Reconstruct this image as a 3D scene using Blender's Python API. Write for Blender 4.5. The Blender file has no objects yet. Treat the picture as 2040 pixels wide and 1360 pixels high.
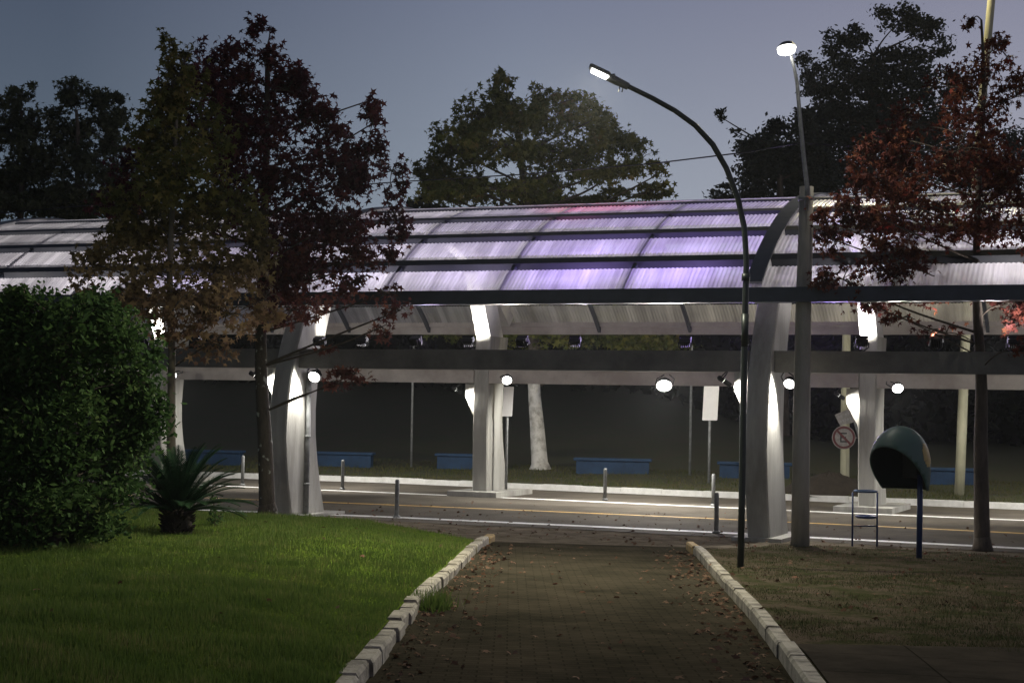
import bpy, bmesh, math, random
import numpy as np
from mathutils import Vector, Matrix

R = math.radians
rng = np.random.default_rng(7)
random.seed(7)
SC = bpy.context.scene
COL = SC.collection

# ------------------------------------------------------------------ camera
F_PX, CX, CY = 3000.0, 1020.0, 680.0
CAM = Vector((0, 0, 2.25))
PITCH = math.atan(120 / F_PX)
ROLL = 0.017
_F = Vector((0, math.cos(PITCH), math.sin(PITCH)))
_R0 = Vector((1, 0, 0))
_U0 = Vector((0, -math.sin(PITCH), math.cos(PITCH)))
_R = _R0 * math.cos(ROLL) + _U0 * math.sin(ROLL)
_U = -_R0 * math.sin(ROLL) + _U0 * math.cos(ROLL)
cam_d = bpy.data.cameras.new('camera')
cam_d.sensor_width = 36
cam_d.lens = 36 * F_PX / 2040
cam_d.clip_end = 2000
cam = bpy.data.objects.new('camera', cam_d)
COL.objects.link(cam)
M = Matrix.Identity(4)
for i in range(3):
    M[i][0] = _R[i]; M[i][1] = _U[i]; M[i][2] = -_F[i]; M[i][3] = CAM[i]
cam.matrix_world = M
SC.camera = cam


def ray(x, y):
    return _F * F_PX + _R * (x - CX) - _U * (y - CY)


def P(x, y, Y):
    """world point seen at photo pixel x,y at distance Y along the ground axis"""
    d = ray(x, y)
    return CAM + d * (Y / d.y)


def G(x, y, h):
    """where the sight line through a photo pixel meets the ground h(x,y)"""
    d = ray(x, y)
    a, b = 3.0, 200.0
    for _ in range(50):
        m = (a + b) / 2
        p = CAM + d * (m / d.y)
        if p.z > h(p.x, p.y): a = m
        else: b = m
    return CAM + d * (a / d.y)


def sstep(a, b, x):
    t = min(1, max(0, (x - a) / (b - a)))
    return t * t * (3 - 2 * t)


def gh(x, y):
    q = (25.5 - y - .37 * x) * 3
    return .0285 * (math.log1p(math.exp(min(q, 60))) / 3 if q < 60 else q / 3)


# ------------------------------------------------------------------ helpers
def link(o):
    COL.objects.link(o)
    return o


def tag(o, label=None, cat=None, group=None, kind=None):
    if label: o['label'] = label
    if cat: o['category'] = cat
    if group: o['group'] = group
    if kind: o['kind'] = kind
    return o


def empty(name, loc, label, cat, group=None, rz=0.0):
    o = bpy.data.objects.new(name, None)
    o.location = loc
    o.rotation_euler = (0, 0, rz)
    o.empty_display_size = .2
    link(o)
    return tag(o, label, cat, group)


def origin(o):
    v = Vector((0, 0, 0))
    while o is not None:
        v += o.location
        o = o.parent
    return v


class MB:
    def __init__(s): s.v = []; s.f = []

    def add(s, vs, fs):
        n = len(s.v)
        s.v += [tuple(v) for v in vs]
        s.f += [tuple(i + n for i in f) for f in fs]
        return s

    def hexa(s, p):
        """8 corners: bottom ring 0-3, top ring 4-7"""
        return s.add(p, [(3, 2, 1, 0), (4, 5, 6, 7), (0, 1, 5, 4), (1, 2, 6, 5), (2, 3, 7, 6), (3, 0, 4, 7)])

    def box(s, c, e, rz=0, bev=0.0, mat=None):
        cx, cy, cz = c; ex, ey, ez = (k / 2 for k in e)
        if bev <= 0:
            pts = [(-ex, -ey, -ez), (ex, -ey, -ez), (ex, ey, -ez), (-ex, ey, -ez), (-ex, -ey, ez), (ex, -ey, ez), (ex, ey, ez), (-ex, ey, ez)]
            fs = None
        else:
            pts = []
            b = min(bev, ex * .9, ey * .9, ez * .9)
            rings = [(-ez, b), (-ez + b, 0), (ez - b, 0), (ez, b)]
            for z, k in rings:
                X, Y = ex - k, ey - k
                c2 = b * .7
                pts += [(-X + c2, -Y, z), (X - c2, -Y, z), (X, -Y + c2, z), (X, Y - c2, z), (X - c2, Y, z), (-X + c2, Y, z), (-X, Y - c2, z), (-X, -Y + c2, z)]
            fs = [tuple(range(7, -1, -1)), tuple(range(24, 32))]
            for k in range(3):
                for j in range(8):
                    a = k * 8 + j; d = k * 8 + (j + 1) % 8
                    fs.append((a, d, d + 8, a + 8))
        ca, sa = math.cos(rz), math.sin(rz)
        out = []
        for x, y, z in pts:
            q = Vector((x, y, z))
            if mat is not None: q = mat @ q
            out.append((cx + q.x * ca - q.y * sa, cy + q.x * sa + q.y * ca, cz + q.z))
        if fs is None: return s.hexa(out)
        return s.add(out, fs)

    def tube(s, pts, rad, n=8, cap=True):
        pts = [Vector(p) for p in pts]
        if not hasattr(rad, '__len__'): rad = [rad] * len(pts)
        prev = None
        rings = []
        for i, p in enumerate(pts):
            t = (pts[min(i + 1, len(pts) - 1)] - pts[max(i - 1, 0)]).normalized()
            if prev is None:
                a = Vector((0, 0, 1)) if abs(t.z) < .9 else Vector((1, 0, 0))
                u = t.cross(a).normalized()
            else:
                u = (prev - t * prev.dot(t)).normalized()
            prev = u
            w = t.cross(u)
            rings.append([p + (u * math.cos(2 * math.pi * k / n) + w * math.sin(2 * math.pi * k / n)) * rad[i] for k in range(n)])
        vs = [v for r in rings for v in r]
        fs = []
        for i in range(len(pts) - 1):
            for k in range(n):
                a = i * n + k; b = i * n + (k + 1) % n
                fs.append((a, b, b + n, a + n))
        if cap:
            fs.append(tuple(range(n - 1, -1, -1)))
            m = (len(pts) - 1) * n
            fs.append(tuple(range(m, m + n)))
        return s.add(vs, fs)

    def build(s, name, m, parent=None, smooth=False, world=True):
        me = bpy.data.meshes.new(name)
        off = origin(parent) if (parent is not None and world) else Vector((0, 0, 0))
        me.from_pydata([(v[0] - off.x, v[1] - off.y, v[2] - off.z) for v in s.v], [], s.f)
        if m: me.materials.append(m)
        if smooth:
            me.polygons.foreach_set('use_smooth', [True] * len(me.polygons))
        me.update()
        o = bpy.data.objects.new(name, me)
        link(o)
        if parent is not None: o.parent = parent
        return o


def fast_mesh(name, verts, nper, m, parent=None):
    """many separate n-gons: verts (count*nper,3)"""
    cnt = len(verts) // nper
    me = bpy.data.meshes.new(name)
    off = origin(parent) if parent is not None else Vector((0, 0, 0))
    verts = verts - np.array(off)
    me.vertices.add(len(verts)); me.vertices.foreach_set('co', verts.astype(np.float32).ravel())
    me.loops.add(len(verts)); me.loops.foreach_set('vertex_index', np.arange(len(verts), dtype=np.int32))
    me.polygons.add(cnt)
    me.polygons.foreach_set('loop_start', np.arange(0, cnt * nper, nper, dtype=np.int32))
    me.materials.append(m)
    me.update(calc_edges=True)
    me.validate()
    o = bpy.data.objects.new(name, me)
    link(o)
    if parent is not None: o.parent = parent
    return o


def copy_tree(o, parent=None):
    c = o.copy()
    COL.objects.link(c)
    c.parent = parent
    for ch in list(o.children): copy_tree(ch, c)
    return c


# ------------------------------------------------------------------ materials
def new_mat(name):
    m = bpy.data.materials.new(name)
    m.use_nodes = True
    nt = m.node_tree
    return m, nt, nt.nodes, nt.links, nt.nodes['Principled BSDF']


def ramp(ns, stops):
    r = ns.new('ShaderNodeValToRGB')
    el = r.color_ramp.elements
    while len(el) < len(stops): el.new(.5)
    for e, (p, c) in zip(el, stops):
        e.position = p; e.color = (*c, 1)
    return r


def mat(name, c1, c2=None, rough=.7, scale=6, detail=5, bump=0.0, bscale=None, metal=0.0, stretch=(1, 1, 1), lo=.35, hi=.65, spec=.3):
    m, nt, ns, ls, b = new_mat(name)
    b.inputs['Roughness'].default_value = rough
    b.inputs['Metallic'].default_value = metal
    b.inputs['Specular IOR Level'].default_value = spec
    tc = ns.new('ShaderNodeTexCoord')
    mp = ns.new('ShaderNodeMapping'); mp.inputs['Scale'].default_value = stretch
    ls.new(tc.outputs['Object'], mp.inputs['Vector'])
    nz = ns.new('ShaderNodeTexNoise'); nz.inputs['Scale'].default_value = scale; nz.inputs['Detail'].default_value = detail
    nz.inputs['Roughness'].default_value = .65
    ls.new(mp.outputs[0], nz.inputs['Vector'])
    if c2 is None: c2 = tuple(k * .75 for k in c1)
    r = ramp(ns, [(lo, c1), (hi, c2)])
    ls.new(nz.outputs['Fac'], r.inputs['Fac'])
    ls.new(r.outputs['Color'], b.inputs['Base Color'])
    if bump > 0:
        n2 = ns.new('ShaderNodeTexNoise'); n2.inputs['Scale'].default_value = bscale or scale * 5; n2.inputs['Detail'].default_value = 4
        ls.new(mp.outputs[0], n2.inputs['Vector'])
        bp = ns.new('ShaderNodeBump'); bp.inputs['Strength'].default_value = bump; bp.inputs['Distance'].default_value = .02
        ls.new(n2.outputs['Fac'], bp.inputs['Height']); ls.new(bp.outputs['Normal'], b.inputs['Normal'])
    return m


def leaf_mat(name, stops, z0=None, zstops=None, trans=.35, rough=.55, nscale=.8):
    """leaf colours vary leaf by leaf and clump by clump; optional second palette low in the crown"""
    m, nt, ns, ls, b = new_mat(name)
    b.inputs['Roughness'].default_value = rough
    b.inputs['Specular IOR Level'].default_value = .04
    ge = ns.new('ShaderNodeNewGeometry')
    tc = ns.new('ShaderNodeTexCoord')
    nz = ns.new('ShaderNodeTexNoise'); nz.inputs['Scale'].default_value = nscale; nz.inputs['Detail'].default_value = 2
    ls.new(tc.outputs['Object'], nz.inputs['Vector'])
    mx = ns.new('ShaderNodeMath'); mx.operation = 'MULTIPLY_ADD'
    mx.inputs[1].default_value = .55
    ls.new(ge.outputs['Random Per Island'], mx.inputs[0])
    m2 = ns.new('ShaderNodeMath'); m2.operation = 'MULTIPLY_ADD'; m2.inputs[1].default_value = 1.1; m2.inputs[2].default_value = -.33
    ls.new(nz.outputs['Fac'], m2.inputs[0]); ls.new(m2.outputs[0], mx.inputs[2])
    r = ramp(ns, stops)
    ls.new(mx.outputs[0], r.inputs['Fac'])
    out = r.outputs['Color']
    if z0:
        r2 = ramp(ns, zstops)
        ls.new(mx.outputs[0], r2.inputs['Fac'])
        sx = ns.new('ShaderNodeSeparateXYZ'); ls.new(tc.outputs['Object'], sx.inputs[0])
        mr = ns.new('ShaderNodeMapRange'); mr.inputs[1].default_value = z0[0]; mr.inputs[2].default_value = z0[1]
        ad = ns.new('ShaderNodeMath'); ad.operation = 'MULTIPLY_ADD'; ad.inputs[1].default_value = z0[2] if len(z0) > 2 else 0.
        ls.new(sx.outputs['X'], ad.inputs[0]); ls.new(sx.outputs['Z'], ad.inputs[2])
        ls.new(ad.outputs[0], mr.inputs[0])
        mixc = ns.new('ShaderNodeMix'); mixc.data_type = 'RGBA'
        ls.new(mr.outputs[0], mixc.inputs[0]); ls.new(r2.outputs['Color'], mixc.inputs[6]); ls.new(out, mixc.inputs[7])
        out = mixc.outputs[2]
    ls.new(out, b.inputs['Base Color'])
    tr = ns.new('ShaderNodeBsdfTranslucent'); ls.new(out, tr.inputs['Color'])
    ms = ns.new('ShaderNodeMixShader'); ms.inputs[0].default_value = trans
    ls.new(b.outputs[0], ms.inputs[1]); ls.new(tr.outputs[0], ms.inputs[2])
    ls.new(ms.outputs[0], ns['Material Output'].inputs['Surface'])
    return m


def glow_mat(name, col, strength):
    m, nt, ns, ls, b = new_mat(name)
    b.inputs['Base Color'].default_value = (.8, .8, .8, 1)
    b.inputs['Emission Color'].default_value = (*col, 1)
    b.inputs['Emission Strength'].default_value = strength
    return m


MT = {}
MT['concrete'] = mat('painted_concrete', (.41, .40, .365), (.18, .172, .15), .85, 2.6, 10, .35, 26, stretch=(1, 1, .16), lo=.40, hi=.76)
MT['concrete_dark'] = mat('weathered_concrete', (.17, .165, .15), (.11, .105, .095), .85, 2.5, 6, .2, 25, stretch=(1, 1, .3))
MT['beam'] = mat('stained_concrete_beam', (.20, .19, .17), (.12, .115, .105), .85, 1.3, 6, .15, 20)
MT['beam_pale'] = mat('pale_metal_beam', (.50, .46, .42), (.34, .30, .27), .6, 1.2, 6, .1, 12)
MT['navy_steel'] = mat('dark_painted_steel', (.062, .070, .088), (.048, .054, .066), .45, 3, 3)
MT['purlin_steel'] = mat('dark_purlin_steel', (.030, .033, .042), (.022, .024, .03), .6, 3, 3)
MT['rib_steel'] = mat('rib_white_steel', (.55, .54, .52), (.45, .44, .42), .5, 2, 4)
MT['black'] = mat('black_painted_metal', (.012, .013, .015), (.02, .02, .022), .5, 8)
MT['pole_dark'] = mat('dark_green_grey_pole', (.028, .034, .034), (.02, .024, .024), .4, 5, metal=.3)
MT['galv'] = mat('galvanised_steel', (.25, .255, .25), (.16, .165, .16), .6, 12, metal=.2)
MT['pole_conc'] = mat('rough_grey_pole', (.40, .37, .31), (.25, .23, .19), .9, 3, 6, .5, 22, stretch=(1, 1, .25))
MT['pole_pale'] = mat('pale_yellowish_post', (.42, .40, .28), (.30, .29, .20), .85, 3, 6, .3, 20, stretch=(1, 1, .3))
MT['blue'] = mat('blue_painted_concrete', (.017, .048, .105), (.012, .032, .07), .7, 3, 6, .1)
MT['blue_pole'] = mat('deep_blue_paint', (.012, .03, .11), (.01, .022, .07), .45, 5)
MT['sign_white'] = mat('white_sign_back', (.78, .76, .73), (.70, .68, .66), .5, 3)
MT['sign_dull'] = mat('dull_white_plate', (.24, .22, .21), (.13, .125, .12), .7, 9)  # white plate colour darkened overall, with blotches
MT['sign_red'] = mat('dull_red_paint', (.09, .014, .016), (.06, .012, .013), .6, 7)
MT['sign_ink'] = mat('faded_dark_lettering', (.22, .21, .22), (.3, .29, .3), .6, 9)
MT['bark'] = mat('grey_brown_bark', (.10, .08, .06), (.045, .036, .028), .95, 5, 7, .8, 30, stretch=(1, 1, .35))
MT['bark_pale'] = mat('pale_smooth_bark', (.17, .145, .11), (.09, .075, .055), .9, 5, 7, .5, 25, stretch=(1, 1, .4))
MT['bark_lime'] = mat('lime_washed_trunk', (.62, .60, .56), (.22, .20, .18), .9, 4, 7, .5, 20, lo=.45, hi=.7)
def lichen_bark():
    m = mat('lichen_spotted_bark', (.085, .07, .052), (.04, .033, .026), .95, 5, 7, .8, 30, stretch=(1, 1, .4))
    nt = m.node_tree; ns, ls = nt.nodes, nt.links
    b = ns['Principled BSDF']; src = b.inputs['Base Color'].links[0].from_socket
    tc = ns.new('ShaderNodeTexCoord'); n = ns.new('ShaderNodeTexNoise'); n.inputs['Scale'].default_value = 7; n.inputs['Detail'].default_value = 3
    ls.new(tc.outputs['Object'], n.inputs['Vector'])
    mr = ns.new('ShaderNodeMapRange'); mr.inputs[1].default_value = .62; mr.inputs[2].default_value = .68
    ls.new(n.outputs['Fac'], mr.inputs[0])
    mx = ns.new('ShaderNodeMix'); mx.data_type = 'RGBA'; mx.inputs[7].default_value = (.34, .35, .30, 1)
    ls.new(mr.outputs[0], mx.inputs[0]); ls.new(src, mx.inputs[6]); ls.new(mx.outputs[2], b.inputs['Base Color'])
    return m


MT['bark_lichen'] = lichen_bark()


def lime_trunk():
    m = mat('lime_washed_trunk', (.62, .60, .56), (.25, .23, .20), .9, 4, 7, .5, 20, lo=.45, hi=.7)
    nt = m.node_tree; ns, ls = nt.nodes, nt.links
    b = ns['Principled BSDF']; src = b.inputs['Base Color'].links[0].from_socket
    tc = ns.new('ShaderNodeTexCoord'); sp = ns.new('ShaderNodeSeparateXYZ'); ls.new(tc.outputs['Object'], sp.inputs[0])
    mr = ns.new('ShaderNodeMapRange'); mr.inputs[1].default_value = 2.4; mr.inputs[2].default_value = 2.9
    ls.new(sp.outputs['Z'], mr.inputs[0])
    mx = ns.new('ShaderNodeMix'); mx.data_type = 'RGBA'; mx.inputs[7].default_value = (.06, .05, .04, 1)
    ls.new(mr.outputs[0], mx.inputs[0]); ls.new(src, mx.inputs[6]); ls.new(mx.outputs[2], b.inputs['Base Color'])
    return m


MT['lime_trunk'] = lime_trunk()
MT['wire'] = mat('cable_black', (.01, .01, .012), rough=.6)
MT['asphalt'] = mat('worn_asphalt', (.125, .110, .090), (.078, .069, .057), .85, .7, 8, .35, 90, spec=.02)
MT['white_line'] = mat('worn_white_paint', (.72, .71, .68), (.40, .39, .37), .7, 3, 8, lo=.5, hi=.72)
MT['yellow_line'] = mat('worn_yellow_paint', (.55, .33, .08), (.25, .17, .08), .7, 3, 8, lo=.42, hi=.68)
MT['kerb_white'] = mat('white_painted_kerb', (.78, .77, .74), (.62, .61, .57), .7, 4, 6, .2, 20)
MT['dirt'] = mat('bare_dirt', (.18, .15, .115), (.09, .078, .056), .95, 3, 8, .6, 30, spec=0)
MT['soil'] = mat('dark_soil', (.035, .027, .02), (.02, .016, .012), .98, 6, 8, .9, 18)
MT['bank'] = mat('bank_grass', (.042, .052, .021), (.056, .048, .027), .95, 1.6, 8, .8, 22)
MT['lamp_shell'] = mat('grey_lamp_shell', (.10, .10, .10), rough=.5)
MT['led'] = glow_mat('led_white', (1, .98, .93), 14)
MT['led_street'] = glow_mat('led_street', (1, .985, .90), 9)
MT['led_red'] = glow_mat('led_red', (1, .05, .05), 4)
MT['led_purple'] = glow_mat('led_purple', (.35, .12, 1), 6)


def checker_pave(name, c1, c2, mortar, sx, sy, off=.5, rough=.9, rot=0):
    m, nt, ns, ls, b = new_mat(name)
    b.inputs['Roughness'].default_value = rough
    tc = ns.new('ShaderNodeTexCoord')
    mp = ns.new('ShaderNodeMapping'); mp.inputs['Rotation'].default_value = (0, 0, rot)
    ls.new(tc.outputs['Object'], mp.inputs['Vector'])
    b.inputs['Specular IOR Level'].default_value = 0
    br = ns.new('ShaderNodeTexBrick')
    br.offset = off
    br.inputs['Scale'].default_value = 1
    br.inputs['Brick Width'].default_value = sx
    br.inputs['Row Height'].default_value = sy
    br.inputs['Mortar Size'].default_value = .009
    br.inputs['Mortar Smooth'].default_value = .6
    br.inputs['Color1'].default_value = (*c1, 1); br.inputs['Color2'].default_value = (*c2, 1); br.inputs['Mortar'].default_value = (*mortar, 1)
    ls.new(mp.outputs[0], br.inputs['Vector'])
    nz = ns.new('ShaderNodeTexNoise'); nz.inputs['Scale'].default_value = 1.1; nz.inputs['Detail'].default_value = 7; nz.inputs['Roughness'].default_value = .7
    ls.new(tc.outputs['Object'], nz.inputs['Vector'])
    r = ramp(ns, [(.35, (.55, .55, .5)), (.68, (1.25, 1.15, 1.05))])
    ls.new(nz.outputs['Fac'], r.inputs['Fac'])
    mx = ns.new('ShaderNodeMix'); mx.data_type = 'RGBA'; mx.blend_type = 'MULTIPLY'; mx.inputs[0].default_value = 1
    ls.new(br.outputs['Color'], mx.inputs[6]); ls.new(r.outputs['Color'], mx.inputs[7])
    ls.new(mx.outputs[2], b.inputs['Base Color'])
    n2 = ns.new('ShaderNodeTexNoise'); n2.inputs['Scale'].default_value = 60
    ls.new(tc.outputs['Object'], n2.inputs['Vector'])
    ad = ns.new('ShaderNodeMath'); ad.operation = 'MULTIPLY_ADD'; ad.inputs[1].default_value = -1.0
    ls.new(br.outputs['Fac'], ad.inputs[0]); ls.new(n2.outputs['Fac'], ad.inputs[2])
    bp = ns.new('ShaderNodeBump'); bp.inputs['Strength'].default_value = .6; bp.inputs['Distance'].default_value = .012
    ls.new(ad.outputs[0], bp.inputs['Height']); ls.new(bp.outputs['Normal'], b.inputs['Normal'])
    return m


MT['path'] = checker_pave('path_blocks', (.058, .052, .040), (.047, .043, .034), (.036, .033, .026), .2, .1)
MT['slabs'] = checker_pave('pavement_slabs', (.075, .067, .058), (.062, .056, .05), (.03, .028, .024), .9, .9, 0, rot=.1)


def ground_mix(name, grass1, grass2, dirt1, dirt2, nscale, lo, hi):
    m, nt, ns, ls, b = new_mat(name)
    b.inputs['Roughness'].default_value = .95
    b.inputs['Specular IOR Level'].default_value = 0
    tc = ns.new('ShaderNodeTexCoord')
    a = ns.new('ShaderNodeTexNoise'); a.inputs['Scale'].default_value = nscale; a.inputs['Detail'].default_value = 8; a.inputs['Roughness'].default_value = .7
    ls.new(tc.outputs['Object'], a.inputs['Vector'])
    f = ns.new('ShaderNodeTexNoise'); f.inputs['Scale'].default_value = 28; f.inputs['Detail'].default_value = 5
    ls.new(tc.outputs['Object'], f.inputs['Vector'])
    g = ramp(ns, [(.3, grass1), (.7, grass2)]); ls.new(f.outputs['Fac'], g.inputs['Fac'])
    d = ramp(ns, [(.3, dirt1), (.7, dirt2)]); ls.new(f.outputs['Fac'], d.inputs['Fac'])
    k = ns.new('ShaderNodeMapRange'); k.inputs[1].default_value = lo; k.inputs[2].default_value = hi
    ls.new(a.outputs['Fac'], k.inputs[0])
    mx = ns.new('ShaderNodeMix'); mx.data_type = 'RGBA'
    ls.new(k.outputs[0], mx.inputs[0]); ls.new(g.outputs['Color'], mx.inputs[6]); ls.new(d.outputs['Color'], mx.inputs[7])
    ls.new(mx.outputs[2], b.inputs['Base Color'])
    bp = ns.new('ShaderNodeBump'); bp.inputs['Strength'].default_value = .9; bp.inputs['Distance'].default_value = .05
    ls.new(f.outputs['Fac'], bp.inputs['Height']); ls.new(bp.outputs['Normal'], b.inputs['Normal'])
    return m


MT['lawn'] = ground_mix('lawn_turf', (.07, .115, .014), (.10, .15, .02), (.09, .11, .022), (.10, .115, .028), 1.3, .45, .75)
MT['verge'] = ground_mix('worn_verge', (.035, .042, .018), (.055, .055, .026), (.075, .058, .042), (.12, .095, .072), 2.4, .40, .58)
MT['lawn_blade'] = leaf_mat('lawn_blades', [(.08, (.06, .10, .022)), (.4, (.10, .155, .034)), (.7, (.135, .175, .045)), (.95, (.24, .22, .09))], trans=.3, nscale=2.2)
MT['verge_blade'] = leaf_mat('verge_blades', [(.1, (.028, .048, .013)), (.42, (.06, .07, .026)), (.68, (.12, .09, .055)), (.95, (.24, .19, .13))], trans=.2, nscale=3.5)
MT['bank_blade'] = leaf_mat('bank_blades', [(.1, (.05, .07, .02)), (.5, (.08, .085, .03)), (.9, (.12, .095, .05))], trans=.2)
MT['fallen'] = leaf_mat('fallen_leaf', [(.1, (.05, .028, .018)), (.4, (.10, .055, .035)), (.75, (.19, .12, .085)), (.95, (.20, .06, .045))], trans=.1, rough=1.0)

# ------------------------------------------------------------------ world: dusk sky
w = bpy.data.worlds.new('World'); SC.world = w
w.use_nodes = True
ns, ls = w.node_tree.nodes, w.node_tree.links
bg = ns['Background']
sky = ns.new('ShaderNodeTexSky'); sky.sky_type = 'NISHITA'; sky.sun_disc = False
sky.sun_elevation = R(-3.0); sky.sun_rotation = R(35); sky.air_density = 1.0; sky.dust_density = 1.0; sky.ozone_density = 1.0
tc = ns.new('ShaderNodeTexCoord'); sx = ns.new('ShaderNodeSeparateXYZ'); ls.new(tc.outputs['Generated'], sx.inputs[0])
# after-glow: brighter low and to the right, deeper blue up and to the left
rz = ramp(ns, [(0.0, (.36, .405, .46)), (.12, (.31, .355, .42)), (.26, (.19, .215, .295)), (.45, (.12, .132, .18)), (1.0, (.075, .082, .115))])
ls.new(sx.outputs['Z'], rz.inputs['Fac'])
rx = ramp(ns, [(.0, (.34, .38, .42)), (.36, (.36, .42, .47)), (.5, (.95, .97, 1.0)), (.64, (1.28, 1.16, 1.16)), (1, (1.3, 1.2, 1.2))])
mr = ns.new('ShaderNodeMapRange'); mr.inputs[1].default_value = -1; mr.inputs[2].default_value = 1
ls.new(sx.outputs['X'], mr.inputs[0]); ls.new(mr.outputs[0], rx.inputs['Fac'])
mul = ns.new('ShaderNodeMix'); mul.data_type = 'RGBA'; mul.blend_type = 'MULTIPLY'; mul.inputs[0].default_value = 1
ls.new(rz.outputs['Color'], mul.inputs[6]); ls.new(rx.outputs['Color'], mul.inputs[7])
ry = ramp(ns, [(.0, (1.0, .97, .95)), (.45, (.95, .93, .93)), (.8, (1, 1, 1))])
my = ns.new('ShaderNodeMapRange'); my.inputs[1].default_value = -1; my.inputs[2].default_value = 1
ls.new(sx.outputs['Y'], my.inputs[0]); ls.new(my.outputs[0], ry.inputs['Fac'])
mul2 = ns.new('ShaderNodeMix'); mul2.data_type = 'RGBA'; mul2.blend_type = 'MULTIPLY'; mul2.inputs[0].default_value = 1
ls.new(mul.outputs[2], mul2.inputs[6]); ls.new(ry.outputs['Color'], mul2.inputs[7]); mul = mul2
scl = ns.new('ShaderNodeMix'); scl.data_type = 'RGBA'; scl.blend_type = 'ADD'; scl.inputs[0].default_value = .05
ls.new(mul.outputs[2], scl.inputs[6]); ls.new(sky.outputs[0], scl.inputs[7])
ls.new(scl.outputs[2], bg.inputs['Color'])
bg.inputs['Strength'].default_value = .92

SC.view_settings.view_transform = 'Standard'
SC.view_settings.look = 'None'
SC.view_settings.exposure = 0
SC.view_settings.gamma = 1
SC.cycles.max_bounces = 6
SC.cycles.diffuse_bounces = 3
SC.cycles.glossy_bounces = 2
SC.cycles.transmission_bounces = 4
SC.cycles.transparent_max_bounces = 12
SC.cycles.caustics_reflective = False
SC.cycles.caustics_refractive = False
SC.cycles.sample_clamp_indirect = 3


def spot(parent, loc, target, watts, col=(1, .97, .9), cone=140, blend=.6, rad=.08):
    d = bpy.data.lights.new('lamp_light', 'SPOT')
    d.energy = watts; d.color = col; d.spot_size = R(cone); d.spot_blend = blend; d.shadow_soft_size = rad
    o = bpy.data.objects.new('lamp_light', d)
    link(o)
    dirv = (Vector(target) - Vector(loc))
    o.rotation_euler = dirv.to_track_quat('-Z', 'Y').to_euler()
    o.location = Vector(loc) - (origin(parent) if parent is not None else Vector((0, 0, 0)))
    if parent is not None: o.parent = parent
    return o


# ------------------------------------------------------------------ ground
def grid(name, xs, ys, hf, m, kind='structure'):
    vs = [(x, y, hf(x, y)) for y in ys for x in xs]
    n = len(xs)
    fs = [(j * n + i, j * n + i + 1, (j + 1) * n + i + 1, (j + 1) * n + i) for j in range(len(ys) - 1) for i in range(n - 1)]
    b = MB(); b.add(vs, fs)
    o = b.build(name, m, None, True)
    o['kind'] = kind
    return o


def flat(x, y): return 0.0


curb_px = [(470, 953), (760, 961.5), (1080, 976), (1400, 990), (1690, 1001.5), (2040, 1015.5)]
near_px = [(221, 1009.6), (510, 1020), (755, 1029.4), (1080, 1044.5), (1400, 1059.7), (1690, 1075), (2040, 1093)]
yell_px = [(240, 986), (517, 996), (755, 1005), (1080, 1018.5), (1400, 1032.5), (1690, 1046), (2040, 1063)]
far_px = [(400, 966.5), (510, 971), (755, 981), (1080, 995), (1400, 1009.5), (1690, 1022.5), (2040, 1037)]


def world_line(px):
    pts = [G(x, y, flat) for x, y in px]
    d0 = (pts[0] - pts[1]).normalized(); d1 = (pts[-1] - pts[-2]).normalized()
    return [pts[0] + d0 * 25] + pts + [pts[-1] + d1 * 25]


curb_w, near_w, yell_w, far_w = (world_line(p) for p in (curb_px, near_px, yell_px, far_px))
CP = G(1080, 976, flat)
AX = (curb_w[-2] - curb_w[1]).normalized()
NV = Vector((-AX.y, AX.x, 0))


def curb_w_dist(x, y):
    """distance behind the far kerb, following its bends"""
    for a, b in zip(curb_w[:-1], curb_w[1:]):
        if x <= b.x or b is curb_w[-1]:
            d = (b - a).normalized()
            return (x - a.x) * (-d.y) + (y - a.y) * d.x
    return 0


def bank_h(x, y):
    wd = curb_w_dist(x, y)
    z = .14 + .034 * min(wd, 7)
    if wd > 7:
        f = 1 - .85 * sstep(4, 14, x)
        z += (.115 * min(wd - 7, 26) + .03 * max(0, min(wd - 33, 60))) * f
        if wd > 36: z += min((wd - 36) * .30, 6.0)
    return z


def strip(name, line, wdt, z, m, hz=0.0):
    b = MB()
    vs = []
    for i, p in enumerate(line):
        d = (line[min(i + 1, len(line) - 1)] - line[max(i - 1, 0)]).normalized()
        n = Vector((-d.y, d.x, 0))
        vs += [p - n * wdt / 2 + Vector((0, 0, z)), p + n * wdt / 2 + Vector((0, 0, z))]
    fs = [(2 * i, 2 * i + 2, 2 * i + 3, 2 * i + 1) for i in range(len(line) - 1)]
    b.add(vs, fs)
    o = b.build(name, m)
    o['kind'] = 'structure'
    return o


grid('ground', list(np.linspace(-115, 115, 13)), list(np.linspace(-45, 185, 13)), lambda x, y: -.35, MT['dirt'])
grid('near_ground', list(np.linspace(-45, 45, 91)), list(np.linspace(-2, 46, 97)), lambda x, y: gh(x, y) - .004, MT['dirt'])

# road sheet between the near edge and the far kerb
b = MB()
vs = []
for i, (a, c) in enumerate(zip(near_w, curb_w[:1] + curb_w)):
    pass
nl = [p + Vector((-.34, -.94, 0)) * .75 for p in near_w]
N = 60
xs = np.linspace(-34, 34, N)


def line_y(line, x):
    for a, c in zip(line[:-1], line[1:]):
        if x <= c.x or c is line[-1]:
            t = (x - a.x) / (c.x - a.x)
            return a.y + (c.y - a.y) * t


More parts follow.
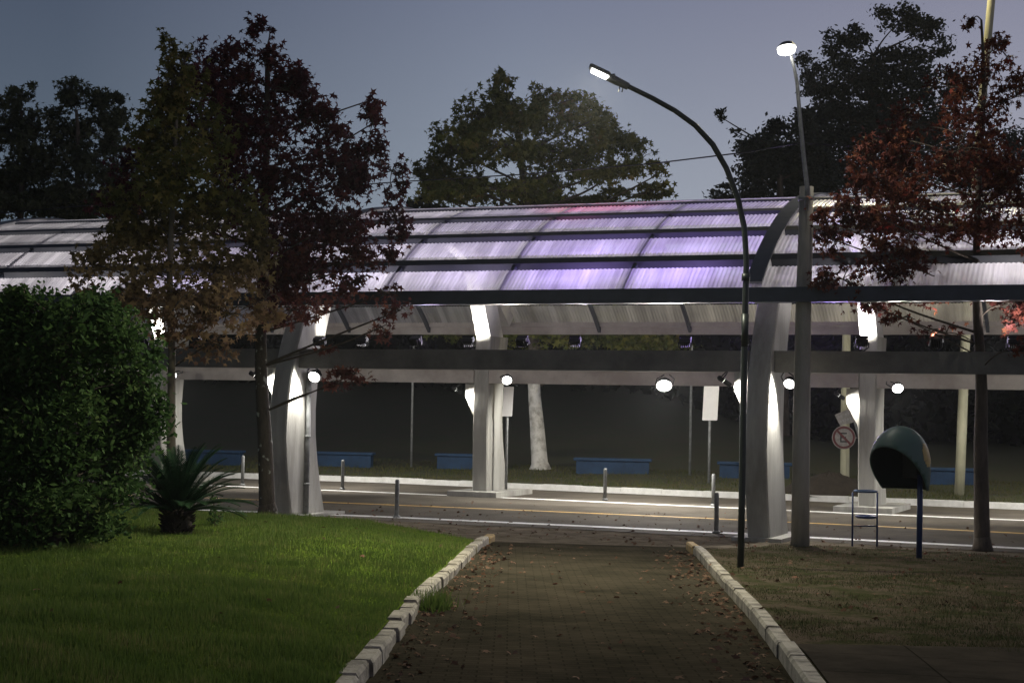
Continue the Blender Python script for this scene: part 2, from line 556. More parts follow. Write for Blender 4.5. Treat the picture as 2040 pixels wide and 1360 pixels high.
for x in xs:
    y0 = line_y(nl, x) + .12 * math.sin(x * 1.7) + .06 * math.sin(x * 5.1); y1 = line_y(curb_w, x) + .1
    vs += [(x, y0 + (y1 - y0) * t, .006) for t in (0, .33, .66, 1)]
fs = [(4 * i + k, 4 * i + 4 + k, 4 * i + 5 + k, 4 * i + 1 + k) for i in range(N - 1) for k in range(3)]
b.add(vs, fs)
o = b.build('road', MT['asphalt']); o['kind'] = 'structure'
strip('road_marking', near_w, .30, .012, MT['white_line'])
strip('road_marking', far_w, .26, .012, MT['white_line'])
strip('road_marking', yell_w, .20, .012, MT['yellow_line'])

# far kerb, white-painted, real step
b = MB()
for i in range(len(curb_w) - 1):
    a, c = curb_w[i], curb_w[i + 1]
    d = (c - a).normalized(); n = Vector((-d.y, d.x, 0)) * .16
    L = (c - a).length
    k = max(1, int(L / 1.0))
    for j in range(k):
        p = a + d * (L * j / k + .004); q = a + d * (L * (j + 1) / k - .004)
        hz = .15 + .006 * math.sin(i * 7 + j * 3.1)
        b.hexa([p, q, q + n, p + n] + [v + Vector((0, 0, hz)) for v in (p, q, q + n, p + n)])
o = b.build('kerb', MT['kerb_white']); o['kind'] = 'structure'

# grassy bank and hillside behind
xs = list(np.linspace(-70, 70, 100))
vs, fs = [], []
ws = [0.12, .5, 1.5, 3, 5, 7, 9, 12, 16, 20, 26, 33, 36, 42, 50, 60, 90]
for wd in ws:
    for x in xs:
        y = line_y(curb_w, x) + wd * 1.06
        vs.append((x, y, bank_h(x, y) + (rng.normal() * .015 if wd > .3 else 0)))
n = len(xs)
fs = [(j * n + i, j * n + i + 1, (j + 1) * n + i + 1, (j + 1) * n + i) for j in range(len(ws) - 1) for i in range(n - 1)]
b = MB(); b.add(vs, fs)
o = b.build('hillside', MT['bank'], None, True); o['kind'] = 'structure'


# --- path with its kerbs
KL_px = [(735, 1360), (783, 1295), (838, 1215), (870, 1180), (905, 1150), (935, 1117), (955, 1095), (985, 1077)]
KR_px = [(1571, 1347), (1520, 1269), (1484, 1222), (1450, 1185), (1418, 1147), (1388, 1110), (1366, 1094)]
KL = [G(x, y, gh) for x, y in KL_px]
KR = [G(x, y, gh) for x, y in KR_px]


def ext(line):
    d = (line[0] - line[1]).normalized()
    return [line[0] + d * 7.5] + line


KL, KR = ext(KL), ext(KR)


def x_at(line, y):
    for a, c in zip(line[:-1], line[1:]):
        if y <= c.y or c is line[-1]:
            t = (y - a.y) / (c.y - a.y)
            return a.x + (c.x - a.x) * t


b = MB()
ys = list(np.linspace(2.2, 23.6, 60))
vs = []
for y in ys:
    fl = sstep(21.5, 23.6, y) * .5
    x0, x1 = x_at(KL, y) - .05 - fl, x_at(KR, y) + .05 + fl
    for k in range(9):
        x = x0 + (x1 - x0) * k / 8
        vs.append((x, y, gh(x, y) + .008))
fs = [(j * 9 + i, j * 9 + i + 1, j * 9 + 10 + i, j * 9 + 9 + i) for j in range(len(ys) - 1) for i in range(8)]
b.add(vs, fs)
o = b.build('path', MT['path'], None, True); o['kind'] = 'structure'

MT['kerb_stone'] = mat('limewashed_kerb_stone', (.36, .325, .265), (.11, .095, .072), .9, 4.5, 8, .6, 30, lo=.42, hi=.66)
MT['kerb_yellow'] = mat('yellow_kerb_end', (.42, .27, .07), (.22, .17, .08), .9, 6, 6, .3)


def kerb_run(line, side, seed, h=.15, wd=.13, jit=.012, lmin=.5, lmax=.8, gap=None):
    r = random.Random(seed)
    b = MB(); by = MB()
    seg = [0]
    for a, c in zip(line[:-1], line[1:]): seg.append(seg[-1] + (c - a).length)

    def at(s):
        for i in range(len(line) - 1):
            if s <= seg[i + 1] or i == len(line) - 2:
                t = (s - seg[i]) / (seg[i + 1] - seg[i])
                return line[i] + (line[i + 1] - line[i]) * t
    s = 0
    while s < seg[-1] - .2:
        L = min(r.uniform(lmin, lmax), seg[-1] - s)
        p, q = at(s + .008), at(s + L - .008)
        p.z = gh(p.x, p.y) - .08; q.z = gh(q.x, q.y) - .08
        d = (q - p).normalized(); n = Vector((-d.y, d.x, 0)).normalized() * side
        off = n * r.uniform(-jit, jit); tilt = r.uniform(-jit, jit)
        H = h + .08 + r.uniform(-jit, jit)
        up = Vector((0, 0, H)); c = n * .018
        pts0 = [p + off, q + off, q + off + n * wd, p + off + n * wd]
        e1 = Vector((0, 0, H - .025))
        tgt = by if s + L > seg[-1] - .5 else b
        lean = n * tilt
        ring = [v + e1 + lean for v in pts0]
        top = [pts0[0] + up + c + d * .012 + lean, pts0[1] + up + c - d * .012 + lean, pts0[2] + up - c - d * .012 + lean, pts0[3] + up - c + d * .012 + lean]
        m = list(pts0) + ring + top
        fcs = [(0, 1, 5, 4), (1, 2, 6, 5), (2, 3, 7, 6), (3, 0, 4, 7), (4, 5, 9, 8), (5, 6, 10, 9), (6, 7, 11, 10), (7, 4, 8, 11), (8, 9, 10, 11)]
        if side < 0: fcs = [tuple(reversed(f)) for f in fcs]
        if not (gap and gap[0] < s < gap[1]):
            tgt.add(m, fcs)
        s += L
    o = b.build('kerb', MT['kerb_stone']); o['kind'] = 'structure'
    if by.v:
        o2 = by.build('kerb', MT['kerb_yellow']); o2['kind'] = 'structure'


kerb_run(KL, 1, 3, .115, .14, .014, .34, .62)
kerb_run(KR, -1, 5, .13, .13, .007, .7, .98)


# --- lawn
def lawn_h(x, y):
    s = y + .37 * x
    xk = x_at(KL, min(y, 23.2)) - .12
    dk = max(0, xk - x)
    back = sstep(26.6, 23.6, s)
    z = gh(x, y) + .03 + .08 * back + (.17 * sstep(0, 2.2, dk)) * back
    # shallow run-off notch in front of the broken kerb
    z -= .05 * math.exp(-((y - 14.2 - .25 * (x + 1.2)) / .28) ** 2) * sstep(3.2, .2, dk)
    z += .02 * math.sin(x * 1.3 + 1) * math.sin(y * .9) * sstep(0, 1.5, dk)
    return z


b = MB(); vs = []
ys = list(np.linspace(3, 33, 110))
us = [0, .04, .1, .2, .35, .6, .9, 1.3, 1.8, 2.5, 3.3, 4.2, 5.3, 6.5, 8, 10, 13, 17]
for y in ys:
    xe = x_at(KL, min(y, 22.9)) - .12
    if y > 22.3: xe -= (y - 22.3) ** 2 * .35 + (y - 22.3) * .45
    for u in us:
        x = xe - u
        vs.append((x, y, lawn_h(x, y)))
nu = len(us)
fs = [(j * nu + i + 1, j * nu + i, j * nu + nu + i, j * nu + nu + i + 1) for j in range(len(ys) - 1) for i in range(nu - 1)]


def mid(f): return tuple(sum(vs[k][c] for k in f) / 4 for c in range(3))


fs = [f for f in fs if mid(f)[1] + .37 * mid(f)[0] < 26.6]
b.add(vs, fs)
o = b.build('lawn', MT['lawn'], None, True); o['kind'] = 'structure'


# --- right verge
def verge_h(x, y):
    s = y + .37 * x
    return gh(x, y) + .015 + .09 * sstep(25.6, 22.5, s) + .012 * math.sin(x * 2.1) * math.sin(y * 1.7)


b = MB(); vs = []
ys = list(np.linspace(3, 25, 70))
us = [0, .1, .3, .6, 1, 1.5, 2, 2.6, 3.3, 4, 5, 6.5, 8, 10, 13]
for y in ys:
    xe = x_at(KR, min(y, 22.0)) + .1
    if y > 21.6: xe += (y - 21.6) * .5
    for u in us: vs.append((xe + u, y, verge_h(xe + u, y)))
nu = len(us)
fs = [(j * nu + i, j * nu + i + 1, j * nu + nu + i + 1, j * nu + nu + i) for j in range(len(ys) - 1) for i in range(nu - 1)]
fs = [f for f in fs if mid(f)[1] + .37 * mid(f)[0] < 26.2]
b.add(vs, fs)
o = b.build('verge', MT['verge'], None, True); o['kind'] = 'structure'

# pavement slabs, lower right
b = MB(); vs = []
ya, yb = 3.0, None
for i in range(24):
    x = 1.9 + i * .4
    p_top = 11.15 + .06 * (x - 2.0)
    for k in range(10):
        y = 3.2 + (p_top - 3.2) * k / 9
        x2 = max(x, x_at(KR, y) + .14) if i == 0 else x + .25
        vs.append((x2, y, verge_h(x2, y) + .022))
fs = [(i * 10 + k, (i + 1) * 10 + k, (i + 1) * 10 + k + 1, i * 10 + k + 1) for i in range(23) for k in range(9)]
b.add(vs, fs)
o = b.build('pavement', MT['slabs'], None, True); o['kind'] = 'structure'


# --- grass blades (uncountable)
def blades(name, pts, h0, h1, wd, m, lean=.5):
    n = len(pts)
    ang = rng.uniform(0, 2 * np.pi, n); h = rng.uniform(h0, h1, n); la = rng.uniform(0, lean, n); ld = rng.uniform(0, 2 * np.pi, n)
    h = h * (.8 + .35 * np.sin(pts[:, 0] * 3.1 + 1.7 * np.sin(pts[:, 1] * 2.2)) * np.sin(pts[:, 1] * 2.7 + np.sin(pts[:, 0] * 4.3)) + .25 * (rng.random(n) > .93))
    dx, dy = np.cos(ang) * wd / 2, np.sin(ang) * wd / 2
    v = np.empty((n, 3, 3))
    v[:, 0] = pts + np.stack([-dx, -dy, np.full(n, -.01)], 1)
    v[:, 1] = pts + np.stack([dx, dy, np.full(n, -.01)], 1)
    v[:, 2] = pts + np.stack([np.cos(ld) * la * h, np.sin(ld) * la * h, h * (1 - .3 * la)], 1)
    o = fast_mesh(name, v.reshape(-1, 3), 3, m)
    o['kind'] = 'stuff'
    return o


def frustum_pts(n, y0, y1, x_of, hf, pad=.37, power=1.0):
    out = []
    while len(out) < n:
        # more blades close to the camera
        y = y0 * (y1 / y0) ** (rng.random() ** power)
        lo, hi = x_of(y)
        lo = max(lo, -pad * y - .4); hi = min(hi, pad * y + .4)
        if hi <= lo: continue
        if rng.random() > (hi - lo) / (.75 * y): continue
        x = rng.uniform(lo, hi)
        s = y + .37 * x
        if s > 26.3: continue
        out.append((x, y, hf(x, y)))
    return np.array(out)


def lawn_edge(y):
    xe = x_at(KL, min(y, 22.9)) - .13
    if y > 22.3: xe -= (y - 22.3) ** 2 * .35 + (y - 22.3) * .45
    return xe


blades('lawn_grass', frustum_pts(180000, 7.4, 31, lambda y: (-17, lawn_edge(y)), lawn_h), .03, .085, .009, MT['lawn_blade'])


def patch(x, y): return math.sin(x * 1.9 + 1.3 * math.sin(y * .8)) + math.sin(y * 2.3 + x * .7)


vp = [p for p in frustum_pts(60000, 10.9, 25, lambda y: (x_at(KR, min(y, 22)) + .16 + max(0, y - 21.6) * .5, 12), verge_h) if rng.random() < .5 + .45 * patch(p[0] + .5 * math.sin(p[1] * 3.1), p[1] * .9 + .6 * math.sin(p[0] * 2.3)) * (.6 + .4 * math.sin(p[0] * 5.3 + p[1] * 4.1)) and p[1] > 11.2 + .25 * math.sin(p[0] * 3)]
blades('verge_grass', np.array(vp), .015, .05, .009, MT['verge_blade'], 1.0)
bp_ = []
while len(bp_) < 26000:
    x = rng.uniform(-16, 16); wd = .25 + 6.5 * rng.random() ** 1.3
    y = line_y(curb_w, x) + wd
    if abs(x) > .38 * y: continue
    bp_.append((x, y, bank_h(x, y)))
blades('bank_grass', np.array(bp_), .03, .12, .02, MT['bank_blade'])

# big tuft of grass in the kerb gap
gp = []
c = G(862, 1212, gh)
for _ in range(420):
    gp.append((c.x + rng.normal() * .10, c.y + rng.normal() * .17, gh(c.x, c.y)))
o = blades('grass_tuft', np.array(gp), .10, .30, .016, MT['lawn_blade'], .7)
tag(o, 'tall green grass tuft growing over the broken left kerb', 'grass tuft')

# fallen leaves
STAR = []
for k in range(10):
    a = 2 * math.pi * k / 10 + math.pi / 2
    r_ = 1.0 if k % 2 == 0 else .42
    if k == 5: r_ = .25
    STAR.append((math.cos(a) * r_, math.sin(a) * r_, -.25 * r_ * r_))
STAR = np.array(STAR)
DIAM = np.array([(0, -1, 0), (.55, -.1, -.1), (.1, 1, -.15), (-.5, .1, -.1)])


def rand_frames(n, up_bias):
    nrm = rng.normal(size=(n, 3)); nrm[:, 2] = np.abs(nrm[:, 2]) + up_bias
    nrm /= np.linalg.norm(nrm, axis=1)[:, None]
    t = rng.normal(size=(n, 3)); t -= nrm * (t * nrm).sum(1)[:, None]; t /= np.linalg.norm(t, axis=1)[:, None]
    return t, np.cross(nrm, t), nrm


def leaves(name, ctr, size, shape, m, parent=None, up=.2, var=.35):
    n = len(ctr)
    t, bt, nr = rand_frames(n, up)
    s = size * (1 + var * rng.uniform(-1, 1, n))
    v = ctr[:, None, :] + s[:, None, None] * (shape[None, :, 0, None] * t[:, None] + shape[None, :, 1, None] * bt[:, None] + shape[None, :, 2, None] * nr[:, None])
    return fast_mesh(name, v.reshape(-1, 3), len(shape), m, parent)


fl = []
for _ in range(1500):
    k = rng.random()
    if k < .30:
        y = rng.uniform(9, 22.5); x = x_at(KR, y) - abs(rng.normal()) * .28 - .03; z = gh(x, y) + .02
    elif k < .52:
        y = rng.uniform(9, 22.8); x = x_at(KL, y) + abs(rng.normal()) * .25 + .03; z = gh(x, y) + .02
    elif k < .60:
        y = rng.uniform(9, 23); x = rng.uniform(x_at(KL, y), x_at(KR, y)); z = gh(x, y) + .02
    elif k < .83:
        x = rng.uniform(-4, 8); y = line_y(near_w, x) - rng.uniform(-.3, 3.0) - abs(rng.normal()) * .3; z = gh(x, y) + .02
        if y < 21.5: continue
    else:
        x = rng.uniform(-9, 9); y = line_y(near_w, x) + abs(rng.normal()) * 2.2; z = .025
    if x > 2.2 and y < 25 and k >= .6: z = verge_h(x, y) + .02
    fl.append((x, y, z))
for _ in range(28):
    y = rng.uniform(10, 22); x = lawn_edge(y) - rng.uniform(0.2, 6)
    fl.append((x, y, lawn_h(x, y) + .05))
for _ in range(330):
    y = rng.uniform(12, 24); x = rng.uniform(2.2, 9); fl.append((x, y, verge_h(x, y) + .02))
o = leaves('fallen_leaves', np.array(fl), .034, STAR, MT['fallen'], up=1.4, var=.5)
o['kind'] = 'stuff'

# ------------------------------------------------------------------ canopy
ANG = R(20.5)
O3 = Vector((-4.26, 28.4, 0))
UA = Vector((math.cos(ANG), -math.sin(ANG), 0))
VA = Vector((.4335, .9025, 0)).normalized()
S = 9.0
RV = 4.67; RR = 7.23; RZ = 4.04 + 2.28 - 7.23; TH = R(46.8); DT = R(8.2)
DREAR = 8.2


def C(u, v, z): return O3 + UA * u + VA * v + Vector((0, 0, z))


def roof(u, th, r=0.0): return C(u, RV - (RR + r) * math.sin(th), RZ + (RR + r) * math.cos(th))


U0, U1 = -14.5, 20.0
can = empty('canopy', O3, 'long barrel vaulted canopy of ribbed translucent sheet on curved concrete pillars over the road', 'canopy')


def glazing():
    m, nt, ns, ls, b = new_mat('corrugated_translucent_sheet')
    tc = ns.new('ShaderNodeTexCoord')
    # along the canopy: dirt streaks running down the curve, double-thickness laps
    dt = ns.new('ShaderNodeVectorMath'); dt.operation = 'DOT_PRODUCT'; dt.inputs[1].default_value = tuple(UA)
    ls.new(tc.outputs['Object'], dt.inputs[0])
    cb = ns.new('ShaderNodeCombineXYZ'); ls.new(dt.outputs['Value'], cb.inputs[0])
    sp = ns.new('ShaderNodeSeparateXYZ'); ls.new(tc.outputs['Object'], sp.inputs[0])
    k = ns.new('ShaderNodeMath'); k.operation = 'MULTIPLY'; k.inputs[1].default_value = .06
    ls.new(sp.outputs['Z'], k.inputs[0]); ls.new(k.outputs[0], cb.inputs[1])
    nz = ns.new('ShaderNodeTexNoise'); nz.inputs['Scale'].default_value = 5; nz.inputs['Detail'].default_value = 6
    ls.new(cb.outputs[0], nz.inputs['Vector'])
    nb = ns.new('ShaderNodeTexNoise'); nb.inputs['Scale'].default_value = .7; nb.inputs['Detail'].default_value = 4
    ls.new(tc.outputs['Object'], nb.inputs['Vector'])
    # laps every 0.98 m
    fr = ns.new('ShaderNodeMath'); fr.operation = 'MODULO'; fr.inputs[1].default_value = .98
    ad = ns.new('ShaderNodeMath'); ad.operation = 'ADD'; ad.inputs[1].default_value = 98
    ls.new(dt.outputs['Value'], ad.inputs[0]); ls.new(ad.outputs[0], fr.inputs[0])
    lt = ns.new('ShaderNodeMath'); lt.operation = 'LESS_THAN'; lt.inputs[1].default_value = .15; ls.new(fr.outputs[0], lt.inputs[0])
    m1 = ns.new('ShaderNodeMapRange'); m1.inputs[1].default_value = .3; m1.inputs[2].default_value = .7; m1.inputs[3].default_value = .56; m1.inputs[4].default_value = .20
    ls.new(nz.outputs['Fac'], m1.inputs[0])
    m2 = ns.new('ShaderNodeMath'); m2.operation = 'MULTIPLY_ADD'; m2.inputs[1].default_value = -.17; ls.new(lt.outputs[0], m2.inputs[0]); ls.new(m1.outputs[0], m2.inputs[2])
    m2.use_clamp = True
    col = ramp(ns, [(.32, (.86, .84, .86)), (.68, (.48, .46, .49))]); ls.new(nb.outputs['Fac'], col.inputs['Fac'])
    tl = ns.new('ShaderNodeBsdfTranslucent'); ls.new(col.outputs['Color'], tl.inputs['Color'])
    df = ns.new('ShaderNodeBsdfDiffuse'); df.inputs['Color'].default_value = (.55, .54, .55, 1)
    tp = ns.new('ShaderNodeBsdfTransparent'); tp.inputs['Color'].default_value = (.93, .93, .93, 1)
    gl = ns.new('ShaderNodeBsdfGlossy'); gl.inputs['Roughness'].default_value = .2; gl.inputs['Color'].default_value = (1, 1, 1, 1)
    a = ns.new('ShaderNodeMixShader'); a.inputs[0].default_value = .22
    ls.new(tl.outputs[0], a.inputs[1]); ls.new(df.outputs[0], a.inputs[2])
    c = ns.new('ShaderNodeMixShader'); ls.new(m2.outputs[0], c.inputs[0]); ls.new(a.outputs[0], c.inputs[1]); ls.new(tp.outputs[0], c.inputs[2])
    lw = ns.new('ShaderNodeLayerWeight'); lw.inputs['Blend'].default_value = .5
    pw = ns.new('ShaderNodeMath'); pw.operation = 'POWER'; pw.inputs[1].default_value = 5; ls.new(lw.outputs['Facing'], pw.inputs[0])
    fz = ns.new('ShaderNodeMath'); fz.operation = 'MULTIPLY_ADD'; fz.inputs[1].default_value = .55; fz.inputs[2].default_value = .045; ls.new(pw.outputs[0], fz.inputs[0])
    d = ns.new('ShaderNodeMixShader'); ls.new(fz.outputs[0], d.inputs[0]); ls.new(c.outputs[0], d.inputs[1]); ls.new(gl.outputs[0], d.inputs[2])
    ls.new(d.outputs[0], ns['Material Output'].inputs['Surface'])
    return m


MT['sheet'] = glazing()

# corrugated sheet
pitch = .076
nw = int((U1 - U0) / pitch)
uu = U0 + np.arange(nw * 6 + 1) * pitch / 6
am = .0075 * np.sin(2 * np.pi * np.arange(nw * 6 + 1) / 6)
o3 = np.array(O3); ua = np.array(UA); va = np.array(VA)


def sheet_band(t_lo, t_hi, nseg):
    ths = np.radians(np.linspace(t_lo, t_hi, nseg + 1))
    sn, cs = np.sin(ths), np.cos(ths)
    rad = RR + am[:, None] * np.ones(len(ths))
    vv = RV - rad * sn; zz = RZ + rad * cs
    pts = ua * uu[:, None, None] + va * vv[:, :, None]
    pts[:, :, 2] += zz
    pts = pts.reshape(-1, 3)
    nt_ = len(ths)
    i0 = (np.arange(len(uu) - 1)[:, None] * nt_ + np.arange(nt_ - 1)).ravel()
    quads = np.stack([i0, i0 + nt_, i0 + nt_ + 1, i0 + 1], 1)
    me = bpy.data.meshes.new('roof_sheet')
    me.vertices.add(len(pts)); me.vertices.foreach_set('co', pts.astype(np.float32).ravel())
    me.loops.add(quads.size); me.loops.foreach_set('vertex_index', quads.astype(np.int32).ravel())
    me.polygons.add(len(quads)); me.polygons.foreach_set('loop_start', np.arange(0, quads.size, 4, dtype=np.int32))
    me.polygons.foreach_set('use_smooth', np.ones(len(quads), bool))
    me.materials.append(MT['sheet']); me.update(calc_edges=True)
    o = link(bpy.data.objects.new('roof_sheet', me)); o.parent = can


PT = [38.3 - 8.15 * k for k in range(10)]
for lo_, hi_ in ((46.8, 40.5), (38.0, 32.35), (29.85, 24.1), (21.7, 15.4), (13.55, 0)):
    sheet_band(lo_, hi_, 6 if lo_ > 14 else 10)
    sheet_band(-hi_, -lo_, 6 if lo_ > 14 else 10)

ribs_u = [-9.0, 0, 9.0, 18.0]
# purlins
for k in range(0, 12):
    th = TH - DT * (k + 1) * 1.0
    th = R(38.3) - R(8.15) * k if k < 10 else None
    if th is None: continue
    b = MB()
    hw = .085
    r0, r1 = -.15, .016

    def cr(u):
        v0 = []
        for sgn, rr in ((-1, r0), (1, r0), (1, r1), (-1, r1)):
            v0.append(roof(u, th + sgn * hw / RR, rr))
        return v0
    A, B_ = cr(U0), cr(U1)
    b.hexa(A + B_)
    b.build('purlin', MT['purlin_steel'], can)
# eave gutter and far eave beam
b = MB()


def bar(b, u0, u1, v0, v1, z0, z1):
    b.hexa([C(u0, v0, z0), C(u1, v0, z0), C(u1, v1, z0), C(u0, v1, z0), C(u0, v0, z1), C(u1, v0, z1), C(u1, v1, z1), C(u0, v1, z1)])


bar(b, U0, U1, -.92, -.62, 3.93, 4.17)
b.build('gutter', MT['navy_steel'], can)
b = MB(); bar(b, U0, U1, 9.86, 10.06, 3.92, 4.10); bar(b, U0, U1, 9.78, 9.855, 4.105, 4.22)
b.build('eave_beam', MT['beam_pale'], can)

# thin intermediate ribs
for ku in range(-6, 9):
    u = ku * 2.25
    if ku % 4 == 0: continue
    b = MB()
    t2 = np.linspace(TH, -TH, 25)
    for a0, a1 in zip(t2[:-1], t2[1:]):
        b.hexa([roof(u - .035, a0, -.12), roof(u + .035, a0, -.12), roof(u + .035, a1, -.12), roof(u - .035, a1, -.12),
                roof(u - .035, a0, -.03), roof(u + .035, a0, -.03), roof(u + .035, a1, -.03), roof(u - .035, a1, -.03)])
    b.build('thin_rib', MT['navy_steel'], can)
# main ribs
for u in ribs_u:
    b = MB()
    t2 = np.linspace(TH * .945, -TH * .93, 37)
    hw = .125
    vs = []
    for t in t2:
        dep = .34
        vs += [roof(u - hw, t, -dep), roof(u + hw, t, -dep), roof(u + hw, t, .05), roof(u - hw, t, .05)]
    fs = []
    for i in range(len(t2) - 1):
        for j in range(4):
            a = i * 4 + j; c_ = i * 4 + (j + 1) % 4
            fs.append((a, c_, c_ + 4, a + 4))
    fs += [(3, 2, 1, 0), tuple(range(len(vs) - 4, len(vs)))]
    b.add(vs, fs)
    o = b.build('main_rib', MT['rib_steel'], can)
    # dark strip painting in the unlit outer face of the rib
    b = MB(); vs = []
    for t in t2:
        vs += [roof(u - hw - .01, t, .053), roof(u + hw + .01, t, .053), roof(u + hw + .01, t, .075), roof(u - hw - .01, t, .075)]
    b.add(vs, fs)
    b.build('rib_unlit_face', MT['navy_steel'], o)

prof_z = [0, .25, .6, 1.0, 1.5, 2.0, 2.5, 2.9, 3.2, 3.6, 4.0, 4.35]
prof_f = [0, -.05, -.13, -.20, -.25, -.22, -.13, -.03, .07, .24, .44, .62]
prof_b = [1.15, 1.08, .98, .88, .80, .78, .82, .90, .98, 1.10, 1.24, 1.38]


def pillar(u, rear):
    b = MB()
    hw = .19
    vs = []
    base = .13 if rear else .06
    top = 3.78 if rear else 9
    zs = [z for z in prof_z if z < top]
    if rear: zs = zs + [3.78]
    for z in zs:
        f = float(np.interp(z, prof_z, prof_f)); bk = float(np.interp(z, prof_z, prof_b))
        if rear:
            f *= .5
            if z > 2.6: bk = .80 + .2 * (z - 2.6)
            v0, v1 = DREAR + f * .3, DREAR + bk
        else:
            v0, v1 = f, bk
        zz = z + base * (1 - z / 4.5)
        ch = .025
        vs += [C(u - hw + ch, v0, zz), C(u + hw - ch, v0, zz), C(u + hw, v0 + ch, zz), C(u + hw, v1 - ch, zz), C(u + hw - ch, v1, zz), C(u - hw + ch, v1, zz), C(u - hw, v1 - ch, zz), C(u - hw, v0 + ch, zz)]
    n = 8
    fs = [tuple(range(7, -1, -1)), tuple(range(len(vs) - 8, len(vs)))]
    for i in range(len(zs) - 1):
        for j in range(n):
            a = i * n + j; c_ = i * n + (j + 1) % n
            fs.append((a, c_, c_ + n, a + n))
    b.add(vs, fs)
    o = b.build('pillar', MT['concrete'], can)
    # plinth
    b = MB()
    if rear:
        bar(b, u - .62, u + .62, DREAR - .42, DREAR + 1.6, 0.0, .13)
    else:
        bar(b, u - .42, u + .42, -.14, 1.5, -.02, .06)
    b.build('plinth', MT['concrete'], o)
    # haunch on the left face under the beam
    b = MB()
    if rear:
        v0, v1, zt = DREAR + .16, DREAR + .50, 2.66
    else:
        v0, v1, zt = .16, .46, 2.81
    w0 = .30
    q = [(u - hw - .003, zt), (u - hw - .003, zt - .95), (u - hw - .06, zt - .8), (u - hw - w0, zt - .30), (u - hw - w0, zt)]
    vs = [C(a, v0, z) for a, z in q] + [C(a, v1, z) for a, z in q]
    b.add(vs, [(0, 1, 2, 3, 4), (9, 8, 7, 6, 5)] + [(i, (i + 5), ((i + 1) % 5) + 5, (i + 1) % 5) for i in range(5)])
    b.build('haunch', MT['concrete'], o)
    return o


for u in ribs_u:
    pillar(u, False)
    pr = pillar(u, True)
    if True:
        # bracket between pillar top and the rib
        b = MB()
        b.hexa([C(u - .18, DREAR + .06, 3.783), C(u + .18, DREAR + .06, 3.783), C(u + .18, DREAR + .76, 3.783), C(u - .18, DREAR + .76, 3.783),
                C(u - .18, DREAR - .62, 5.25), C(u + .18, DREAR - .62, 5.25), C(u + .18, DREAR + .06, 5.25), C(u - .18, DREAR + .06, 5.25)])
        b.build('rib_strut', MT['rib_steel'], can)
# drain pipe on the left front pillar, conduit on the middle rear pillar
for u, v0, zt in ((0, .40, 2.75), (18, .4, 2.75)):
    b = MB(); b.tube([C(u + .25, v0, .05), C(u + .25, v0, zt)], .05, 10)
    for z in (.6, 1.5, 2.4): b.tube([C(u + .25, v0, z), C(u + .25, v0, z + .05)], .06, 10)
    b.build('drain_pipe', MT['galv'], can, True)

# longitudinal beams, bay by bay between the pillars
for a, c_ in zip(ribs_u[:-1], ribs_u[1:]):
    b = MB(); bar(b, a + .195, c_ - .195, .14, .48, 2.82, 3.18); b.build('front_beam', MT['beam'], can)
    b = MB(); bar(b, a + .195, c_ - .195, DREAR - .02, DREAR + .3, 2.68, 2.97)
    bar(b, a + .195, c_ - .195, DREAR - .06, DREAR + .32, 2.973, 3.02); b.build('rear_beam', MT['beam_pale'], can)
b = MB(); bar(b, U0, -9.195, .14, .48, 2.82, 3.18); b.build('front_beam', MT['beam'], can)
b = MB(); bar(b, U0, -9.195, DREAR - .02, DREAR + .3, 2.68, 2.97); b.build('rear_beam', MT['beam_pale'], can)


# ------------------------------------------------------------------ floodlights
def floodlight(pos, aim, label, watts, col=(1, .97, .9), cone=165, size=(.24, .2), lens='led', group=None, light_off=.10, hold=None, blend=.7, name='floodlight', shape='box', back=0):
    pos = Vector(pos); d = (Vector(aim) - pos).normalized()
    q = d.to_track_quat('-Z', 'Y').to_matrix()
    e = empty(name, pos, label, 'floodlight', group)
    sx_, sy_ = size
    b = MB()
    if shape == 'round':
        r_ = sx_ / 2
        b.tube([pos - d * .07, pos - d * .05, pos + d * .03, pos + d * .05], [r_ * .55, r_ * .9, r_, r_ * 1.03], 20)
    elif shape == 'barrel':
        r_ = sx_ / 2
        b.tube([pos - d * .07, pos - d * .05, pos + d * .045], [r_ * .6, r_, r_], 16)
        b.tube([pos + d * .046, pos + d * .2], [r_, r_], 16, False)
    else:
        b.box((pos.x, pos.y, pos.z), (sx_, sy_, .09), 0, .015, q)
        for sg in (-1, 1):
            c_ = pos + q @ Vector((sg * (sx_ / 2 - .006), 0, -.066)); b.box(tuple(c_), (.012, sy_, .05), 0, 0, q)
            c_ = pos + q @ Vector((0, sg * (sy_ / 2 - .006), -.066)); b.box(tuple(c_), (sx_ - .025, .012, .05), 0, 0, q)
        for k in range(-2, 3):
            c_ = pos + q @ Vector((k * sx_ * .18, 0, .06)); b.box(tuple(c_), (.012, sy_ * .8, .05), 0, 0, q)
    b.build('housing', MT['black'], e, shape != 'box')
    b = MB()
    if shape in ('round', 'barrel'):
        b.tube([pos + d * .046, pos + d * .056, pos + d * .064], [r_ * .93, r_ * .9, r_ * .6], 20)
    else:
        c_ = pos + q @ Vector((0, 0, -.0405)); b.box(tuple(c_), (sx_ * .84, sy_ * .82, .012), 0, 0, q)
    b.build('lens', MT[lens], e)
    if hold is not None:
        hold = Vector(hold)
        b = MB()
        for sg in (-1, 1):
            p0 = pos + q @ Vector((sg * (sx_ / 2 + .012), 0, 0))
            b.tube([p0, p0 + (hold - pos) * .55, hold + (p0 - pos) * .3], .012, 6)
        b.build('bracket', MT['black'], e)
    if back:
        spot(e, pos + Vector((0, .05, -.2)), pos + Vector((.2, 2.2, -2.6)), back, col, 150, .5, .05)
    spot(e, pos + d * light_off, pos + d * 3, watts, col, cone, blend, .09 if shape == 'round' else .03)
    return e


fg = 'white floodlights along the canopy'
